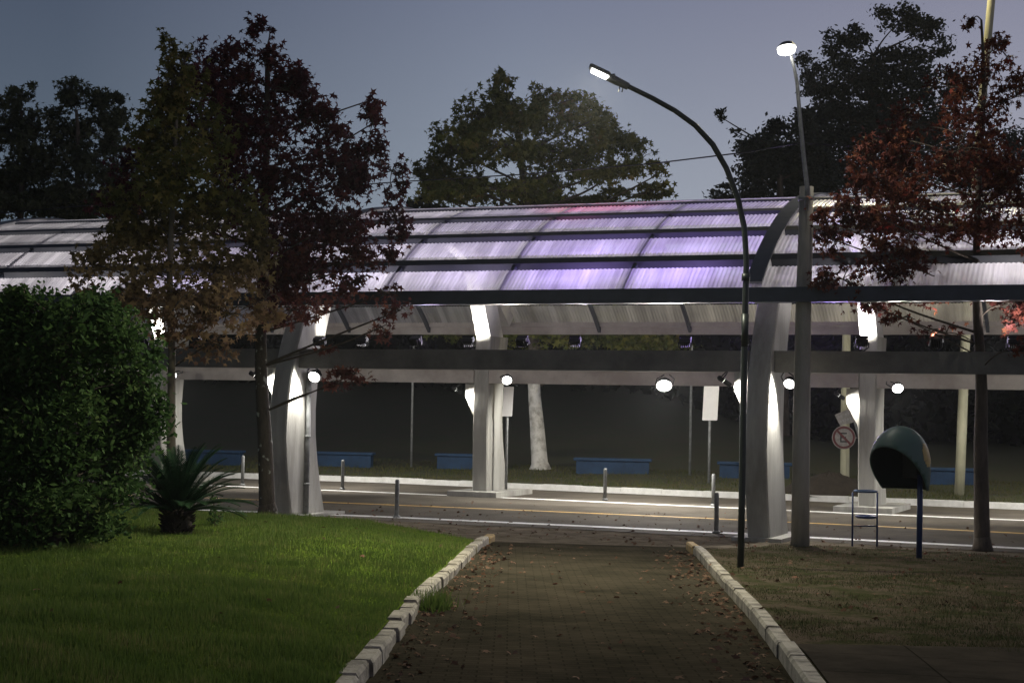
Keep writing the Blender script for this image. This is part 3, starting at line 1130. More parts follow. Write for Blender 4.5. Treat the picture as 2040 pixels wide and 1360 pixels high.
# lamps aimed down at the road
p = P(343, 745, 37.6); floodlight(p, p + Vector((.3, -2.5, -1.7)), 'white floodlight shining behind the slim trunk at the left rear pillar', 420, group=fg, shape='round', light_off=.09, blend=.3, hold=C(-8.3, DREAR, 2.9))
p = C(.44, .30, 2.68); floodlight(p, C(1.0, -3.0, .6), 'white floodlight by the drain pipe on the left front pillar', 230, group=fg, shape='round', light_off=.09, blend=.3, hold=p + Vector((-.06, .05, .16)))
p = P(1010, 755, 34.9); floodlight(p, p + Vector((0, -2.5, -1.7)), 'white floodlight above the small sign on the middle rear pillar', 420, group=fg, shape='round', light_off=.09, blend=.3, hold=p + Vector((-.05, .35, .1)))
p = P(1323, 765, 33.2); floodlight(p, p + Vector((-.2, -2.2, -2.2)), 'biggest brightest floodlight hanging under the rear beam in mid bay', 1300, group=fg, shape='round', light_off=.09, blend=.3, size=(.36, .3), hold=p + Vector((.1, .4, .22)))
p = C(9.42, .30, 2.66); floodlight(p, C(9.5, -2.6, 0.4), 'white floodlight on the right front pillar next to the concrete pole', 300, group=fg, shape='round', light_off=.09, blend=.3, size=(.2, .17), hold=p + Vector((-.06, .05, .17)))
p = P(1788, 771, 31.7); floodlight(p, p + Vector((-.3, -2.5, -1.7)), 'white floodlight on the right rear pillar above the green phone hood', 420, group=fg, shape='round', light_off=.09, blend=.3, hold=p + Vector((-.1, .35, .12)))
for u, where in ((-4.5, 'left of the left front pillar'), (3.2, 'right of the middle rear pillar'), (13.5, 'at the right edge behind the red tree')):  # added unseen lamps that brighten the far kerb and bank
    p = C(u, DREAR + .43, 2.86)
    e = empty('added_fill_lamp', p, 'added fill lamp behind the pale rear beam ' + where, 'fill lamp', 'added fill lamps behind the rear beam')
    b = MB(); b.box(tuple(p), (1.3, .10, .07), -ANG, .01); b.build('housing', MT['lamp_shell'], e)
    b = MB(); b.box((p.x, p.y, p.z - .041), (1.2, .07, .012), -ANG); b.build('lens', MT['led'], e)
    b = MB(); b.box(tuple(C(u, DREAR + .355, 2.90)), (.08, .10, .03), -ANG); b.build('bracket', MT['black'], e)
    spot(e, p + Vector((0, .06, -.10)), p + Vector((.3, 2.0, -2.6)), 720, (1, .97, .9), 168, .25, .1)
# small lamps lighting the haunches on the left of the pillars
for u, vf, zt, where in ((0, .16, 2.81, 'left front pillar'), (9, .16, 2.81, 'right front pillar'), (0, DREAR + .16, 2.66, 'middle rear pillar'), (9, DREAR + .16, 2.66, 'right rear pillar')):
    p = C(u - .62, vf - .30, zt - .12)
    floodlight(p, C(u - .30, vf, zt - .38), 'small black lamp lighting the left haunch of the ' + where, 130, shape='barrel', light_off=.15, group='small lamps under the beams', size=(.085, .14), hold=C(u - .62, vf + .04, zt + .02), cone=120)
# uplights on the rear pillar heads, washing the inner faces of the ribs
for u, where in ((-9, 'left rear pillar'), (0, 'middle rear pillar'), (9, 'right rear pillar beyond the red tree')):
    p = C(u - .1, DREAR - .42, 3.40)
    floodlight(p, C(u - .05, DREAR - .2, 4.6), 'small uplight fixed on the head of the ' + where, 260, group='uplights on the rear pillar heads', size=(.18, .14), hold=C(u - .05, DREAR + .02, 3.45), cone=120)
ORD = ['first', 'second', 'third', 'fourth', 'fifth', 'sixth', 'seventh', 'eighth', 'ninth', 'tenth', 'eleventh', 'twelfth']
# uplights standing on the front beam, washing the vault in white and violet
W_, V_ = (1, .94, .97), (.48, .33, 1.0)
ups = []
for px_, col_, wt in ((-13.5, W_, 330), (-11, W_, 330), (-7, W_, 380), (-4.6, W_, 380), (-2.2, (.75, .65, 1), 320), (1.4, (.86, .80, 1), 420), (3.55, (.74, .64, 1), 360), (5.6, V_, 620), (7.6, V_, 620), (10.6, W_, 360), (13, W_, 400), (16, W_, 400)):
    ups.append((px_, col_, wt))
for i, (u, col_, wt) in enumerate(ups):
    side = 'violet' if col_ == V_ else 'white'
    p = C(u, .31, 3.33)
    bay = 'left bay' if u < 0 else ('middle bay' if u < 9 else 'right bay')
    floodlight(p, C(u - .2, 1.1, 5.6), '%s straight-up black uplight from the left on the front beam, %s light, %s' % (ORD[i], side, bay), wt * .33, col_, group='uplights on the front beam, ' + bay + ' ' + side, size=(.2, .16),
               lens='led_purple' if col_ == V_ else 'led', hold=C(u, .31, 3.19), cone=165, blend=.9, name='uplight')
for i, (u, col_, wt) in enumerate([(-9.6, W_, 250), (-5, W_, 280), (-1.5, (.8, .7, 1), 250), (2.4, (.9, .86, 1), 300), (6.8, V_, 520), (8.3, V_, 380), (11.5, W_, 330), (15, W_, 330)]):
    nm = 'violet' if col_ == V_ else ('red' if col_[1] < .2 else 'white')
    p = C(u, DREAR + .14, 3.16)
    bay = 'left bay' if u < 0 else ('middle bay' if u < 9 else 'right bay')
    floodlight(p, C(u, 5.0, 6.2), '%s black uplight from the left on the rear beam, %s light, %s' % (ORD[i], nm, bay), wt * .95, col_, group='uplights on the rear beam, ' + bay + ' ' + nm, size=(.2, .16),
               lens='led_purple' if col_ == V_ else 'led', hold=C(u, DREAR + .14, 3.03), cone=165, blend=.9, name='uplight')

p = C(4.6, .31, 3.33)
floodlight(p, C(4.9, 4.6, 6.3), 'black red-lit uplight standing on the front beam in mid bay', 700, (1, .04, .05), group='uplights on the front beam, middle bay red', size=(.2, .16), lens='led_red', hold=C(4.6, .31, 3.19), cone=56, blend=.8, name='uplight')
for i, (u, wt_) in enumerate(((-8.2, 200), (-3.4, 200), (.5, 150), (2.5, 70), (11.8, 200), (14.5, 220))):
    p = C(u, .31, 3.33)
    bay = 'left bay' if u < 0 else ('middle bay' if u < 9 else 'right bay')
    floodlight(p, C(u, 6.4, 6.0), '%s rear-tilted black uplight from the left on the front beam, %s' % (ORD[i], bay), wt_, (1, .96, .86), group='tilted uplights on the front beam, ' + bay, size=(.2, .16), hold=C(u, .31, 3.19), cone=100, blend=.8, name='uplight')

# ------------------------------------------------------------------ street lamps and poles
pb = G(1475, 1130, verge_h)
Yp = pb.y
e = empty('street_lamp', pb, 'slim dark street lamp with an arm curving left over the path', 'street lamp')
arc = [P(x, y, Yp) for x, y in ((1475, 1134), (1478, 1000), (1481, 800), (1484, 650), (1487, 520), (1483, 455), (1470, 395), (1447, 335), (1420, 288), (1385, 250), (1345, 221), (1300, 196), (1255, 174), (1234, 164))]
b = MB(); b.tube(arc, [.042] * 4 + [.036] * 5 + [.034, .033, .032, .031, .031], 12); b.build('post', MT['pole_dark'], e, True)
b = MB(); b.tube([P(1483.5, 690, Yp), P(1484.5, 625, Yp)], .046, 12); b.build('sleeve', MT['pole_dark'], e, True)
b = MB(); b.tube([P(1485.5, 560, Yp), P(1486, 545, Yp)], .052, 12); b.build('clamp', MT['pole_dark'], e, True)
b = MB(); b.tube([P(1252, 173, Yp), P(1225, 160, Yp), P(1210, 153, Yp)], [.045, .055, .05], 12)
b.tube([P(1222, 160, Yp), P(1221, 148, Yp)], .03, 8)
for xx in (1235, 1242): b.tube([P(xx, 172, Yp), P(xx - 3, 184, Yp)], .008, 5)
hd0, hd1 = P(1212, 154, Yp), P(1178, 138, Yp)
dv = (hd1 - hd0); q = dv.to_track_quat('X', 'Z').to_matrix()
cm = (hd0 + hd1) / 2
b.box(tuple(cm + Vector((0, 0, .028))), (dv.length + .05, .2, .05), 0, .015, q); b.build('lamp_head', MT['lamp_shell'], e)
b = MB(); b.box(tuple(cm + Vector((0, 0, -.012))), (dv.length, .17, .035), 0, .01, q); b.build('lens', MT['led_street'], e)
spot(e, cm + Vector((0, 0, -.06)), cm + Vector((-1.1, -1.0, -3)), 2900, (1, .96, .74), 165, 1, .08)

pb = G(1594, 1086, verge_h)
Yq = pb.y
e = empty('utility_pole', pb, 'thick rough concrete pole carrying a bright lamp on a thin steel arm', 'utility pole')
b = MB(); b.tube([P(1594, 1092, Yq), P(1596, 900, Yq), P(1600, 640, Yq), P(1607, 372, Yq)], [.148, .14, .128, .112], 14); b.build('pole', MT['pole_conc'], e, True)
b = MB(); b.tube([P(1607, 420, Yq - .13), P(1608, 372, Yq - .12), P(1603, 330, Yq - .10), P(1594, 240, Yq - .11), P(1588, 165, Yq - .13), P(1582, 135, Yq - .13), P(1576, 112, Yq - .13)], [.038, .038, .036, .034, .03, .025, .022], 10)
b.tube([P(1606, 400, Yq - .02), P(1606, 392, Yq - .02)], .135, 12)
b.build('lamp_arm', MT['galv'], e, True)
b = MB(); cm = P(1567, 96, Yq - .3)
hv = []
for k in range(16):
    a = 2 * math.pi * k / 16
    hv.append((math.cos(a), math.sin(a)))
vs = [(cm.x + .16 * c_, cm.y + .30 * s_, cm.z) for c_, s_ in hv] + [(cm.x + .10 * c_, cm.y + .2 * s_, cm.z + .07) for c_, s_ in hv]
b.add(vs, [tuple(range(15, -1, -1)), tuple(range(16, 32))] + [(i, (i + 1) % 16, (i + 1) % 16 + 16, i + 16) for i in range(16)])
b.build('lamp_head', MT['lamp_shell'], e)
b = MB()
vs = [(cm.x + .145 * c_, cm.y + .28 * s_, cm.z - .004) for c_, s_ in hv] + [(cm.x + .13 * c_, cm.y + .24 * s_, cm.z - .07) for c_, s_ in hv]
b.add(vs, [tuple(range(16)), tuple(range(31, 15, -1))] + [(i + 16, (i + 1) % 16 + 16, (i + 1) % 16, i) for i in range(16)])
b.build('lens', MT['led_street'], e)
spot(e, cm + Vector((0, -.05, -.1)), cm + Vector((2.2, -1.6, -2.2)), 400, (1, .96, .84), 100, .3, .05)
spot(e, cm + Vector((0, .05, -.1)), cm + Vector((.1, 3, -.55)), 70, (1, .96, .84), 70, .5, .05)

# pale leaning lamp post beyond the right tree (its lamp is above the picture)
pb = G(1911, 985, bank_h)
Yr = pb.y
e = empty('street_lamp', pb, 'tall pale lamp post leaning right beyond the red tree', 'street lamp')
b = MB(); b.tube([P(1911, 988, Yr), P(1916, 860, Yr), P(1922, 700, Yr), P(1935, 500, Yr), P(1950, 290, Yr), P(1962, 140, Yr), P(1975, 0, Yr), P(1981, -110, Yr), P(1960, -190, Yr), P(1900, -230, Yr)], [.12, .12, .115, .11, .105, .10, .095, .08, .06, .05], 12)
b.build('post', MT['pole_pale'], e, True)
cm = P(1885, -236, Yr); b = MB(); b.box(tuple(cm), (.5, .22, .09), 0, .03); b.build('lamp_head', MT['lamp_shell'], e)
b = MB(); b.box((cm.x, cm.y, cm.z - .055), (.4, .18, .02)); b.build('lens', MT['led_street'], e)
spot(e, cm + Vector((0, 0, -.1)), cm + Vector((.6, -.5, -3)), 2200, (1, .88, .5), 165, .4, .08)

# plain poles behind the road
for (x0, y0, x1, y1, r_, m_, lab) in ((819, 930, 823, 700, .035, 'galv', 'thin grey metal pole left of the middle rear pillar'),
                                      (1374, 946, 1378, 700, .035, 'galv', 'thin grey metal pole between bright floodlight and white sign')):
    p = G(x0, y0, bank_h)
    b = MB(); b.tube([P(x0, y0 + 3, p.y), P(x1, y1, p.y), P(x1 + 1, y1 - 12, p.y)], [r_, r_, r_ * .7], 10)
    tag(b.build('metal_pole', MT[m_], None, True), lab, 'pole')
p = G(1683, 955, bank_h)
b = MB()
b.tube([P(1683, 958, p.y), P(1684, 800, p.y), P(1687, 640, p.y), P(1688, 560, p.y)], [.125, .12, .11, .105], 8)
tag(b.build('concrete_post', MT['pole_pale'], None), 'square pale yellowish post standing behind the soil mound', 'post')

# overhead cable
b = MB()
wp = []
for x, y in ((-300, 452), (300, 398), (800, 362), (1050, 347), (1300, 326), (1490, 303), (1598, 284)):
    Yc = 44 + (Yq - .1 - 44) * (x + 300) / 1909
    wp.append(P(x, y, Yc))
cur = []
for i in range(len(wp) - 1):
    for k in range(4): cur.append(wp[i].lerp(wp[i + 1], k / 4))
cur.append(wp[-1])
b.tube(cur, .013, 6)
for x, y in ((1700, 290), (1850, 297), (2040, 303), (2300, 305)): pass
tag(b.build('overhead_cable', MT['wire'], None, True), 'black overhead cable strung across the sky to the concrete pole', 'cable')
b = MB(); b.tube([P(1599, 285, Yq - .1), P(1800, 299, Yq + 2), P(2000, 303, Yq + 4), P(2300, 300, Yq + 7)], .013, 6)
tag(b.build('overhead_cable', MT['wire'], None, True), 'black overhead cable running right from the concrete pole behind red leaves', 'cable')


# ------------------------------------------------------------------ signs
def sign_post(px, ytop, ybase, Y, plate, label, wdt):
    p = P(px, ybase, Y)
    e = empty('bus_stop_sign', p, label, 'sign')
    b = MB(); b.tube([P(px - 1, ybase + 2, Y), P(px + 2, ytop, Y)], .035, 10); b.build('pole', MT['galv'], e, True)
    x0, y0, x1, y1 = plate
    a, c_, d_ = P(x0, y1, Y - .05), P(x1, y1, Y - .05), P(x0 + 4, y0, Y - .05)
    ux = (c_ - a); uz = (d_ - a)
    b = MB()
    nrm = Vector((0, .025, 0))
    cut = .12
    poly = [a + ux * cut * .3, a + ux * (1 - cut * .3), a + ux + uz * cut * .15, a + ux + uz * (1 - cut * .15), a + ux * (1 - cut * .3) + uz, a + ux * cut * .3 + uz, a + uz * (1 - cut * .15), a + uz * cut * .15]
    b.add(poly + [v + nrm for v in poly], [tuple(range(8)), tuple(range(15, 7, -1))] + [(i, i + 8, (i + 1) % 8 + 8, (i + 1) % 8) for i in range(8)])
    b.build('plate', MT['sign_white'], e)
    for t in (.25, .75):
        m_ = a + ux * .5 + uz * t; b = MB(); b.box((m_.x, m_.y + .04, m_.z), (.14, .03, .04)); b.build('clamp', MT['galv'], e)


p = G(1413, 962, bank_h)
sign_post(1413, 765, 962, p.y, (1399, 764, 1429, 837), 'large blank white sign plate on a grey pole left of the right front pillar', .5)
p = C(.33, DREAR + .35, .13)
# pixel depth of the pole beside the middle rear pillar
sign_post(1009, 768, 972, p.y - .1, (1000, 770, 1020, 829), 'narrow white sign on a grey pole touching the middle rear pillar', .3)

# leaning street sign and round no-parking sign
p = G(1730, 958, bank_h); Ys = p.y
e = empty('traffic_sign', p, 'leaning post with a tilted white name plate and a red ringed round sign', 'sign')
b = MB(); b.tube([P(1732, 962, Ys), P(1716, 890, Ys), P(1702, 838, Ys), P(1697, 815, Ys)], .03, 8); b.build('pole', MT['galv'], e, True)


def plate(corners, Y, th=.02):
    c4 = [P(x, y, Y) for x, y in corners]
    b = MB(); n = Vector((0, th, 0)); b.hexa([c4[0], c4[1], c4[1] + n, c4[0] + n, c4[3], c4[2], c4[2] + n, c4[3] + n]); return b


np_ = plate([(1674, 848), (1722, 835), (1713, 805), (1663, 826)], Ys - .06).build('name_plate', MT['sign_dull'], e)
b = MB()
rr_ = random.Random(4)
for row, (t0, t1, n_) in enumerate(((.58, .80, 9), (.20, .42, 9))):
    for k in range(n_):
        if rr_.random() < .15: continue
        s0 = .07 + k * .096; s1 = s0 + .062

        def pp(s_, t_):
            bx, by = 1674 + 48 * s_, 848 - 13 * s_
            tx, ty = 1663 + 50 * s_, 826 - 21 * s_
            return (bx + (tx - bx) * t_, by + (ty - by) * t_)
        for q0, q1, a0, a1 in ((s0, s0 + .016, t0, t1), (s0, s1, t1 - .05, t1), (s0, s1, (t0 + t1) / 2 - .03, (t0 + t1) / 2 + .02), (s1 - .016, s1, t0 if rr_.random() < .6 else (t0 + t1) / 2, t1)):
            c4 = [P(*pp(q0, a0), Ys - .063), P(*pp(q1, a0), Ys - .063), P(*pp(q1, a1), Ys - .063), P(*pp(q0, a1), Ys - .063)]
            b.add(c4, [(0, 1, 2, 3)])
b.build('lettering', MT['sign_ink'], np_)


def disc(b, c_, r0, r1, y, n=28):
    vs = []
    for k in range(n):
        a = 2 * math.pi * k / n
        vs += [(c_.x + r0 * math.cos(a), y, c_.z + r0 * math.sin(a)), (c_.x + r1 * math.cos(a), y, c_.z + r1 * math.sin(a))]
    b.add(vs, [(2 * k, 2 * k + 1, (2 * k + 3) % (2 * n), (2 * k + 2) % (2 * n)) for k in range(n)])


cc = P(1681, 871, Ys - .1)
b = MB(); b.tube([(cc.x, Ys - .105, cc.z), (cc.x, Ys - .09, cc.z)], .315, 28)
b.box((cc.x + .30, Ys - .05, cc.z), (.35, .02, .03))
rp = b.build('round_plate', MT['sign_dull'], e)
b = MB(); disc(b, cc, .24, .295, Ys - .112)
b.add([(cc.x - .19, Ys - .112, cc.z + .15), (cc.x - .15, Ys - .112, cc.z + .19), (cc.x + .19, Ys - .112, cc.z - .15), (cc.x + .15, Ys - .112, cc.z - .19)], [(0, 3, 2, 1)])
b.build('red_ring', MT['sign_red'], rp)
b = MB()
for (x0, x1, z0, z1) in ((-.10, -.06, -.13, .13), (-.06, .08, .09, .13), (-.06, .06, -.02, .02), (-.06, .08, -.13, -.09)):
    b.add([(cc.x + x0, Ys - .109, cc.z + z0), (cc.x + x1, Ys - .109, cc.z + z0), (cc.x + x1, Ys - .109, cc.z + z1), (cc.x + x0, Ys - .109, cc.z + z1)], [(0, 1, 2, 3)])
b.build('letter', MT['black'], rp)

# ------------------------------------------------------------------ blue benches
bx = [((360, 487), 926, 'blue concrete bench behind the cycad, left of the dark trunk'), ((618, 747), 930, 'blue concrete bench to the right of the left front pillar'),
      ((865, 992), 934, 'blue concrete bench half hidden by the middle rear pillar'), ((1142, 1301), 944, 'longest looking blue concrete bench right of the pale trunk'),
      ((1430, 1580), 953, 'blue concrete bench behind the right front pillar and white sign'), ((1838, 1960), 966, 'blue concrete bench behind the phone booth and red tree')]
proto = None
for (xa, xb), yb, lab in bx:
    a, c_ = G(xa, yb, bank_h), G(xb, yb, bank_h)
    m_ = G((xa + xb) / 2, yb, bank_h)
    L = abs(c_.x - a.x) * .98
    if proto is None:
        e = empty('bench', (0, 0, 0), lab, 'bench', 'blue concrete benches on the bank')
        b = MB(); b.box((0, 0, .41), (2.0, .48, .08), 0, .015); b.build('seat', MT['blue'], e, world=False)
        b = MB(); b.box((0, .02, .18), (1.86, .36, .378), 0, .01); b.build('base', MT['blue'], e, world=False)
        proto = e
    else:
        e = copy_tree(proto); e['label'] = lab
    e.location = (m_.x, m_.y + .2, m_.z - .01)
    e.scale = (L / 2.0, 1, 1)
    e.rotation_euler = (0, 0, -ANG * .35)

# ------------------------------------------------------------------ bollards
bl = [(483, 907, 967, 'far', 'short steel bollard standing right of the cycad fronds'), (682, 916, 975, 'far', 'short steel bollard in front of the second blue bench'),
      (790, 955, 1031, 'near', 'grey steel bollard on the near white line right of the left front pillar'), (1205, 933, 997, 'far', 'short steel bollard in the road below the long blue bench'),
      (1421, 944, 1008, 'far', 'short steel bollard below the large white sign'), (1427, 981, 1062, 'near', 'dark steel bollard just left of the curved lamp post')]
proto = None
for x, yt, yb, kd, lab in bl:
    g = G(x, yb, flat)
    hgt = P(x, yt, g.y).z
    if proto is None:
        e = empty('bollard', (0, 0, 0), lab, 'bollard', 'steel bollards along the road')
        b = MB(); b.tube([(0, 0, -.02), (0, 0, .66), (0, 0, .69), (0, 0, .70)], [.042, .042, .036, .02], 12); b.build('post', MT['galv'], e, True, world=False)
        b = MB(); b.tube([(0, 0, .0), (0, 0, .02), (0, 0, .05)], [.075, .075, .045], 12); b.build('collar', MT['galv'], e, True, world=False)
        proto = e
    else:
        e = copy_tree(proto); e['label'] = lab
    e.location = (g.x, g.y, .006)
    e.scale = (1, 1, hgt / .70)

# ------------------------------------------------------------------ bin frame
pbn = G(1724, 1085, verge_h); Yb = pbn.y
e = empty('litter_bin_stand', pbn, 'blue steel litter bin frame with its bin missing', 'bin stand')
la, ra = P(1698, 1086, Yb), P(1747, 1087, Yb)
topz = P(1724, 978, Yb).z
for pt in (la, ra):
    b = MB(); b.tube([(pt.x, pt.y, pt.z - .03), (pt.x, pt.y, topz - .02)], .016, 8); b.build('leg', MT['blue_pole'], e, True)
b = MB()
zc = P(1724, 1047, Yb).z
b.tube([(la.x, la.y, zc), (ra.x, ra.y, zc)], .012, 8); b.build('crossbar', MT['blue_pole'], e, True)


def ring(b, cx, cy, cz, r0, tr, n=24):
    pts_ = [(cx + r0 * math.cos(2 * math.pi * k / n), cy + r0 * math.sin(2 * math.pi * k / n), cz) for k in range(n + 1)]
    b.tube(pts_, tr, 7, False)


mx_, my_ = (la.x + ra.x) / 2, la.y
b = MB(); ring(b, mx_ + .01, my_, topz, .175, .02); b.build('top_ring', MT['blue'], e, True)
z2 = P(1724, 1028, Yb).z
b = MB(); ring(b, mx_ + .02, my_, z2, .165, .016); b.tube([(mx_ + .02, my_, z2 - .03), (mx_ + .02, my_, z2 - .015)], .155, 20); b.build('base_dish', MT['blue_pole'], e, True)

# ------------------------------------------------------------------ phone booth (egg-shaped hood on a post)
pph = G(1831, 1111, verge_h); Yh = pph.y
e = empty('phone_booth', pph, 'green egg shaped public phone hood on a blue post', 'phone booth')
b = MB(); b.tube([(pph.x, Yh, pph.z - .03), (pph.x + .01, Yh, P(1834, 945, Yh).z)], .042, 12); b.build('post', MT['blue_pole'], e, True)
px1 = Yh / F_PX
MT['hood'] = mat('faded_green_fibreglass', (.045, .098, .078), (.06, .09, .085), .5, 2.5, 5, lo=.4, hi=.65)
MT['hood_in'] = mat('dark_green_inside', (.006, .014, .011), rough=.7)
MT['hood_yellow'] = mat('faded_yellow_patch', (.50, .36, .12), (.35, .25, .10), .6, 8)


def hood_pt(px, py, dy): return P(px, py, Yh + dy)


HC = P(1793, 925, Yh)
hw_ = Vector((.72, -.69, 0)).normalized(); hf_ = Vector((-.69, -.72, 0)).normalized(); hz_ = Vector((0, 0, 1))
RW_, RD_, HT_, HB_ = .40, .50, .55, .36


def hood_surf(phi, el, k=1.0):
    if el >= 0: r_, z_ = math.cos(el), HT_ * math.sin(el)
    else: r_, z_ = 1 - .06 * (el / R(40)) ** 2, HB_ * el / R(40)
    return HC + (hw_ * (RW_ * math.sin(phi) * r_) - hf_ * (RD_ * math.cos(phi) * r_)) * k + hz_ * (z_ * k)


bmh = bmesh.new()
els = [R(a) for a in (-40, -30, -20, -10, 0, 8, 16, 24, 32, 40, 48, 56, 64, 72, 80, 86)]
NU = 56
rows = [[bmh.verts.new(hood_surf(2 * math.pi * i / NU, el)) for i in range(NU)] for el in els]
topv = bmh.verts.new(hood_surf(0, math.pi / 2))
for r0_, r1_ in zip(rows[:-1], rows[1:]):
    for i in range(NU): bmh.faces.new((r0_[i], r0_[(i + 1) % NU], r1_[(i + 1) % NU], r1_[i]))
for i in range(NU): bmh.faces.new((rows[-1][i], rows[-1][(i + 1) % NU], topv))
pl_co = HC + hf_ * .44 + hz_ * .26
pl_no = (hf_ * .73 - hz_ * .68).normalized()
bmesh.ops.bisect_plane(bmh, geom=bmh.verts[:] + bmh.edges[:] + bmh.faces[:], plane_co=pl_co, plane_no=pl_no, clear_outer=True)
bmesh.ops.recalc_face_normals(bmh, faces=bmh.faces[:])
off_ = origin(e)
bmesh.ops.translate(bmh, verts=bmh.verts[:], vec=-off_)
me = bpy.data.meshes.new('hood'); bmh.to_mesh(me); bmh.free()
me.materials.append(MT['hood']); me.materials.append(MT['hood_in'])
me.polygons.foreach_set('use_smooth', [True] * len(me.polygons))
hd = link(bpy.data.objects.new('hood', me)); hd.parent = e
# make sure the normals point outwards, then thicken inwards with the dark inside
cm_ = sum((v.co for v in me.vertices), Vector()) / len(me.vertices)
if sum((p_.center - cm_).dot(p_.normal) for p_ in me.polygons) < 0: me.flip_normals()
sol = hd.modifiers.new('thickness', 'SOLIDIFY'); sol.thickness = .02; sol.offset = -1; sol.material_offset = 1
b = MB(); tp_ = HC - hf_ * .34 + hz_ * -.02; b.box(tuple(tp_), (.24, .13, .36), math.atan2(hw_.y, hw_.x), .02); b.build('telephone', MT['black'], e)
b = MB()
vs = [hood_surf(R(63 + 32 * i / 8), R(-2 + 36 * j / 8), 1.008) for j in range(9) for i in range(9) if True]
fs = [(j * 9 + i, j * 9 + i + 1, j * 9 + i + 10, j * 9 + i + 9) for j in range(8) for i in range(8) if (i - 3.5) ** 2 + (j - 3.5) ** 2 < 17]
b.add(vs, fs)
b.build('faded_emblem', MT['hood_yellow'], hd, True)

# ------------------------------------------------------------------ soil mound
g0 = G(1665, 988, bank_h)
b = MB(); vs = []
NM = 30
for j in range(9):
    rr0 = j / 8
    for i in range(NM):
        a = 2 * math.pi * i / NM
        x = g0.x + 1.25 * rr0 * math.cos(a) * (1 + .12 * math.sin(3 * a)); y = g0.y + .75 + .72 * rr0 * math.sin(a)
        z = bank_h(x, y) + .50 * (1 - rr0 ** 1.5) + rng.normal() * .018 - (.04 if j == 8 else 0)
        vs.append((x, y, z))
fs = [(j * NM + i, (j + 1) * NM + i, (j + 1) * NM + (i + 1) % NM, j * NM + (i + 1) % NM) for j in range(8) for i in range(NM)]
b.add(vs, fs)
tag(b.build('soil_mound', MT['soil'], None, True), 'low mound of dark soil on the far kerb behind the concrete pole', 'soil mound')


# ------------------------------------------------------------------ trees
def limb(b, pts_, r0, r1, n=7):
    """smooth limb through control points, tapering"""
    p = [Vector(q) for q in pts_]
    out = []
    for i in range(len(p) - 1):
        a = p[max(i - 1, 0)]; b0 = p[i]; c0 = p[i + 1]; d0 = p[min(i + 2, len(p) - 1)]
        for k in range(5):
            t = k / 5
            out.append(.5 * ((2 * b0) + (c0 - a) * t + (2 * a - 5 * b0 + 4 * c0 - d0) * t * t + (3 * b0 - a - 3 * c0 + d0) * t ** 3))
    out.append(p[-1])
    m = len(out)
    b.tube(out, [r0 + (r1 - r0) * (i / (m - 1)) ** .8 for i in range(m)], n)
    return out


def tree(name, label, base, trunk_px, Y, r0, clumps, nleaf, lsize, lmat, bmat='bark', shape=STAR, group=None, cat='tree', depth=1.0, spread=.34, sub=9, hang=0., extra=None, up=.15, top_r=.25, twigs=True):
    e = empty(name, base, label, cat, group)
    tr = [P(x, y, Y) for x, y in trunk_px]
    tr[0] = Vector((tr[0].x, tr[0].y, min(tr[0].z, base.z - .05)))
    b = MB()
    axis = limb(b, tr, r0, r0 * top_r, 10)
    # root flare
    b.tube([tr[0], tr[0] + Vector((0, 0, .12)), tr[0].lerp(tr[1], .12) + Vector((0, 0, .1))], [r0 * 1.35, r0 * 1.12, r0 * .9], 10)
    b.build('trunk', MT[bmat], e, True)
    bb = MB()
    tot = sum(c[2] * c[3] * (c[4] if len(c) > 4 else 1) for c in clumps)
    ctr = []
    k1 = Y / F_PX
    for c in clumps:
        x, y, rx1, ry1 = c[:4]
        dens = c[4] if len(c) > 4 else 1
        dr = min(rx1, 1.4 * ry1) * k1 * depth
        off = rng.uniform(-1, 1) * depth * 1.1 * min(2.2, .5 + rx1 * k1)
        cen = P(x, y, Y) + Vector((0, off, 0))
        # limb from the trunk, starting lower than the clump
        below = [p for p in axis if p.z < cen.z - .15 * ry1 * k1 - .3 * abs(cen.x - p.x)]
        st = below[-1] if below else axis[len(axis) // 3]
        if below and len(below) > len(axis) * .97: st = axis[-1]
        midp = st.lerp(cen, .5) + Vector((rng.normal() * .1, rng.normal() * .1, -.05 * (cen - st).length + .1))
        lr = max(.012, r0 * .22 * min(1, (cen - st).length / 3))
        limb(bb, [st, midp, cen], lr, .006 + lr * .2, 5)
        n = int(nleaf * rx1 * ry1 * dens / tot)
        ns_ = max(3, int(sub * math.sqrt(rx1 * ry1) / 60))
        d = rng.normal(size=(ns_, 3)); d /= np.linalg.norm(d, axis=1)[:, None]
        rad_ = rng.uniform(.35, 1.0, ns_) ** .6
        sc_ = d * rad_[:, None] * np.array([rx1 * k1, dr, ry1 * k1])
        sc_ += np.array(cen)
        if twigs:
            for q in sc_:
                m2 = cen.lerp(Vector(q), .5) + Vector((0, 0, .04))
                bb.tube([cen, m2, Vector(q)], [max(.008, lr * .35), .008, .004], 4, False)
        w_ = rng.dirichlet(np.ones(ns_) * 2.5)
        cnt = rng.multinomial(n, w_)
        sg = spread * np.array([rx1 * k1, dr, ry1 * k1])
        for q, m_ in zip(sc_, cnt):
            if m_ == 0: continue
            a_ = q + rng.normal(size=(m_, 3)) * sg
            a_[:, 2] -= hang * rng.random(m_)
            ctr.append(a_)
    bb.build('branches', MT['bark'], e, True)
    ctr = np.concatenate(ctr)
    leaves('crown', ctr, lsize, shape, lmat, e, up=up)
    return e


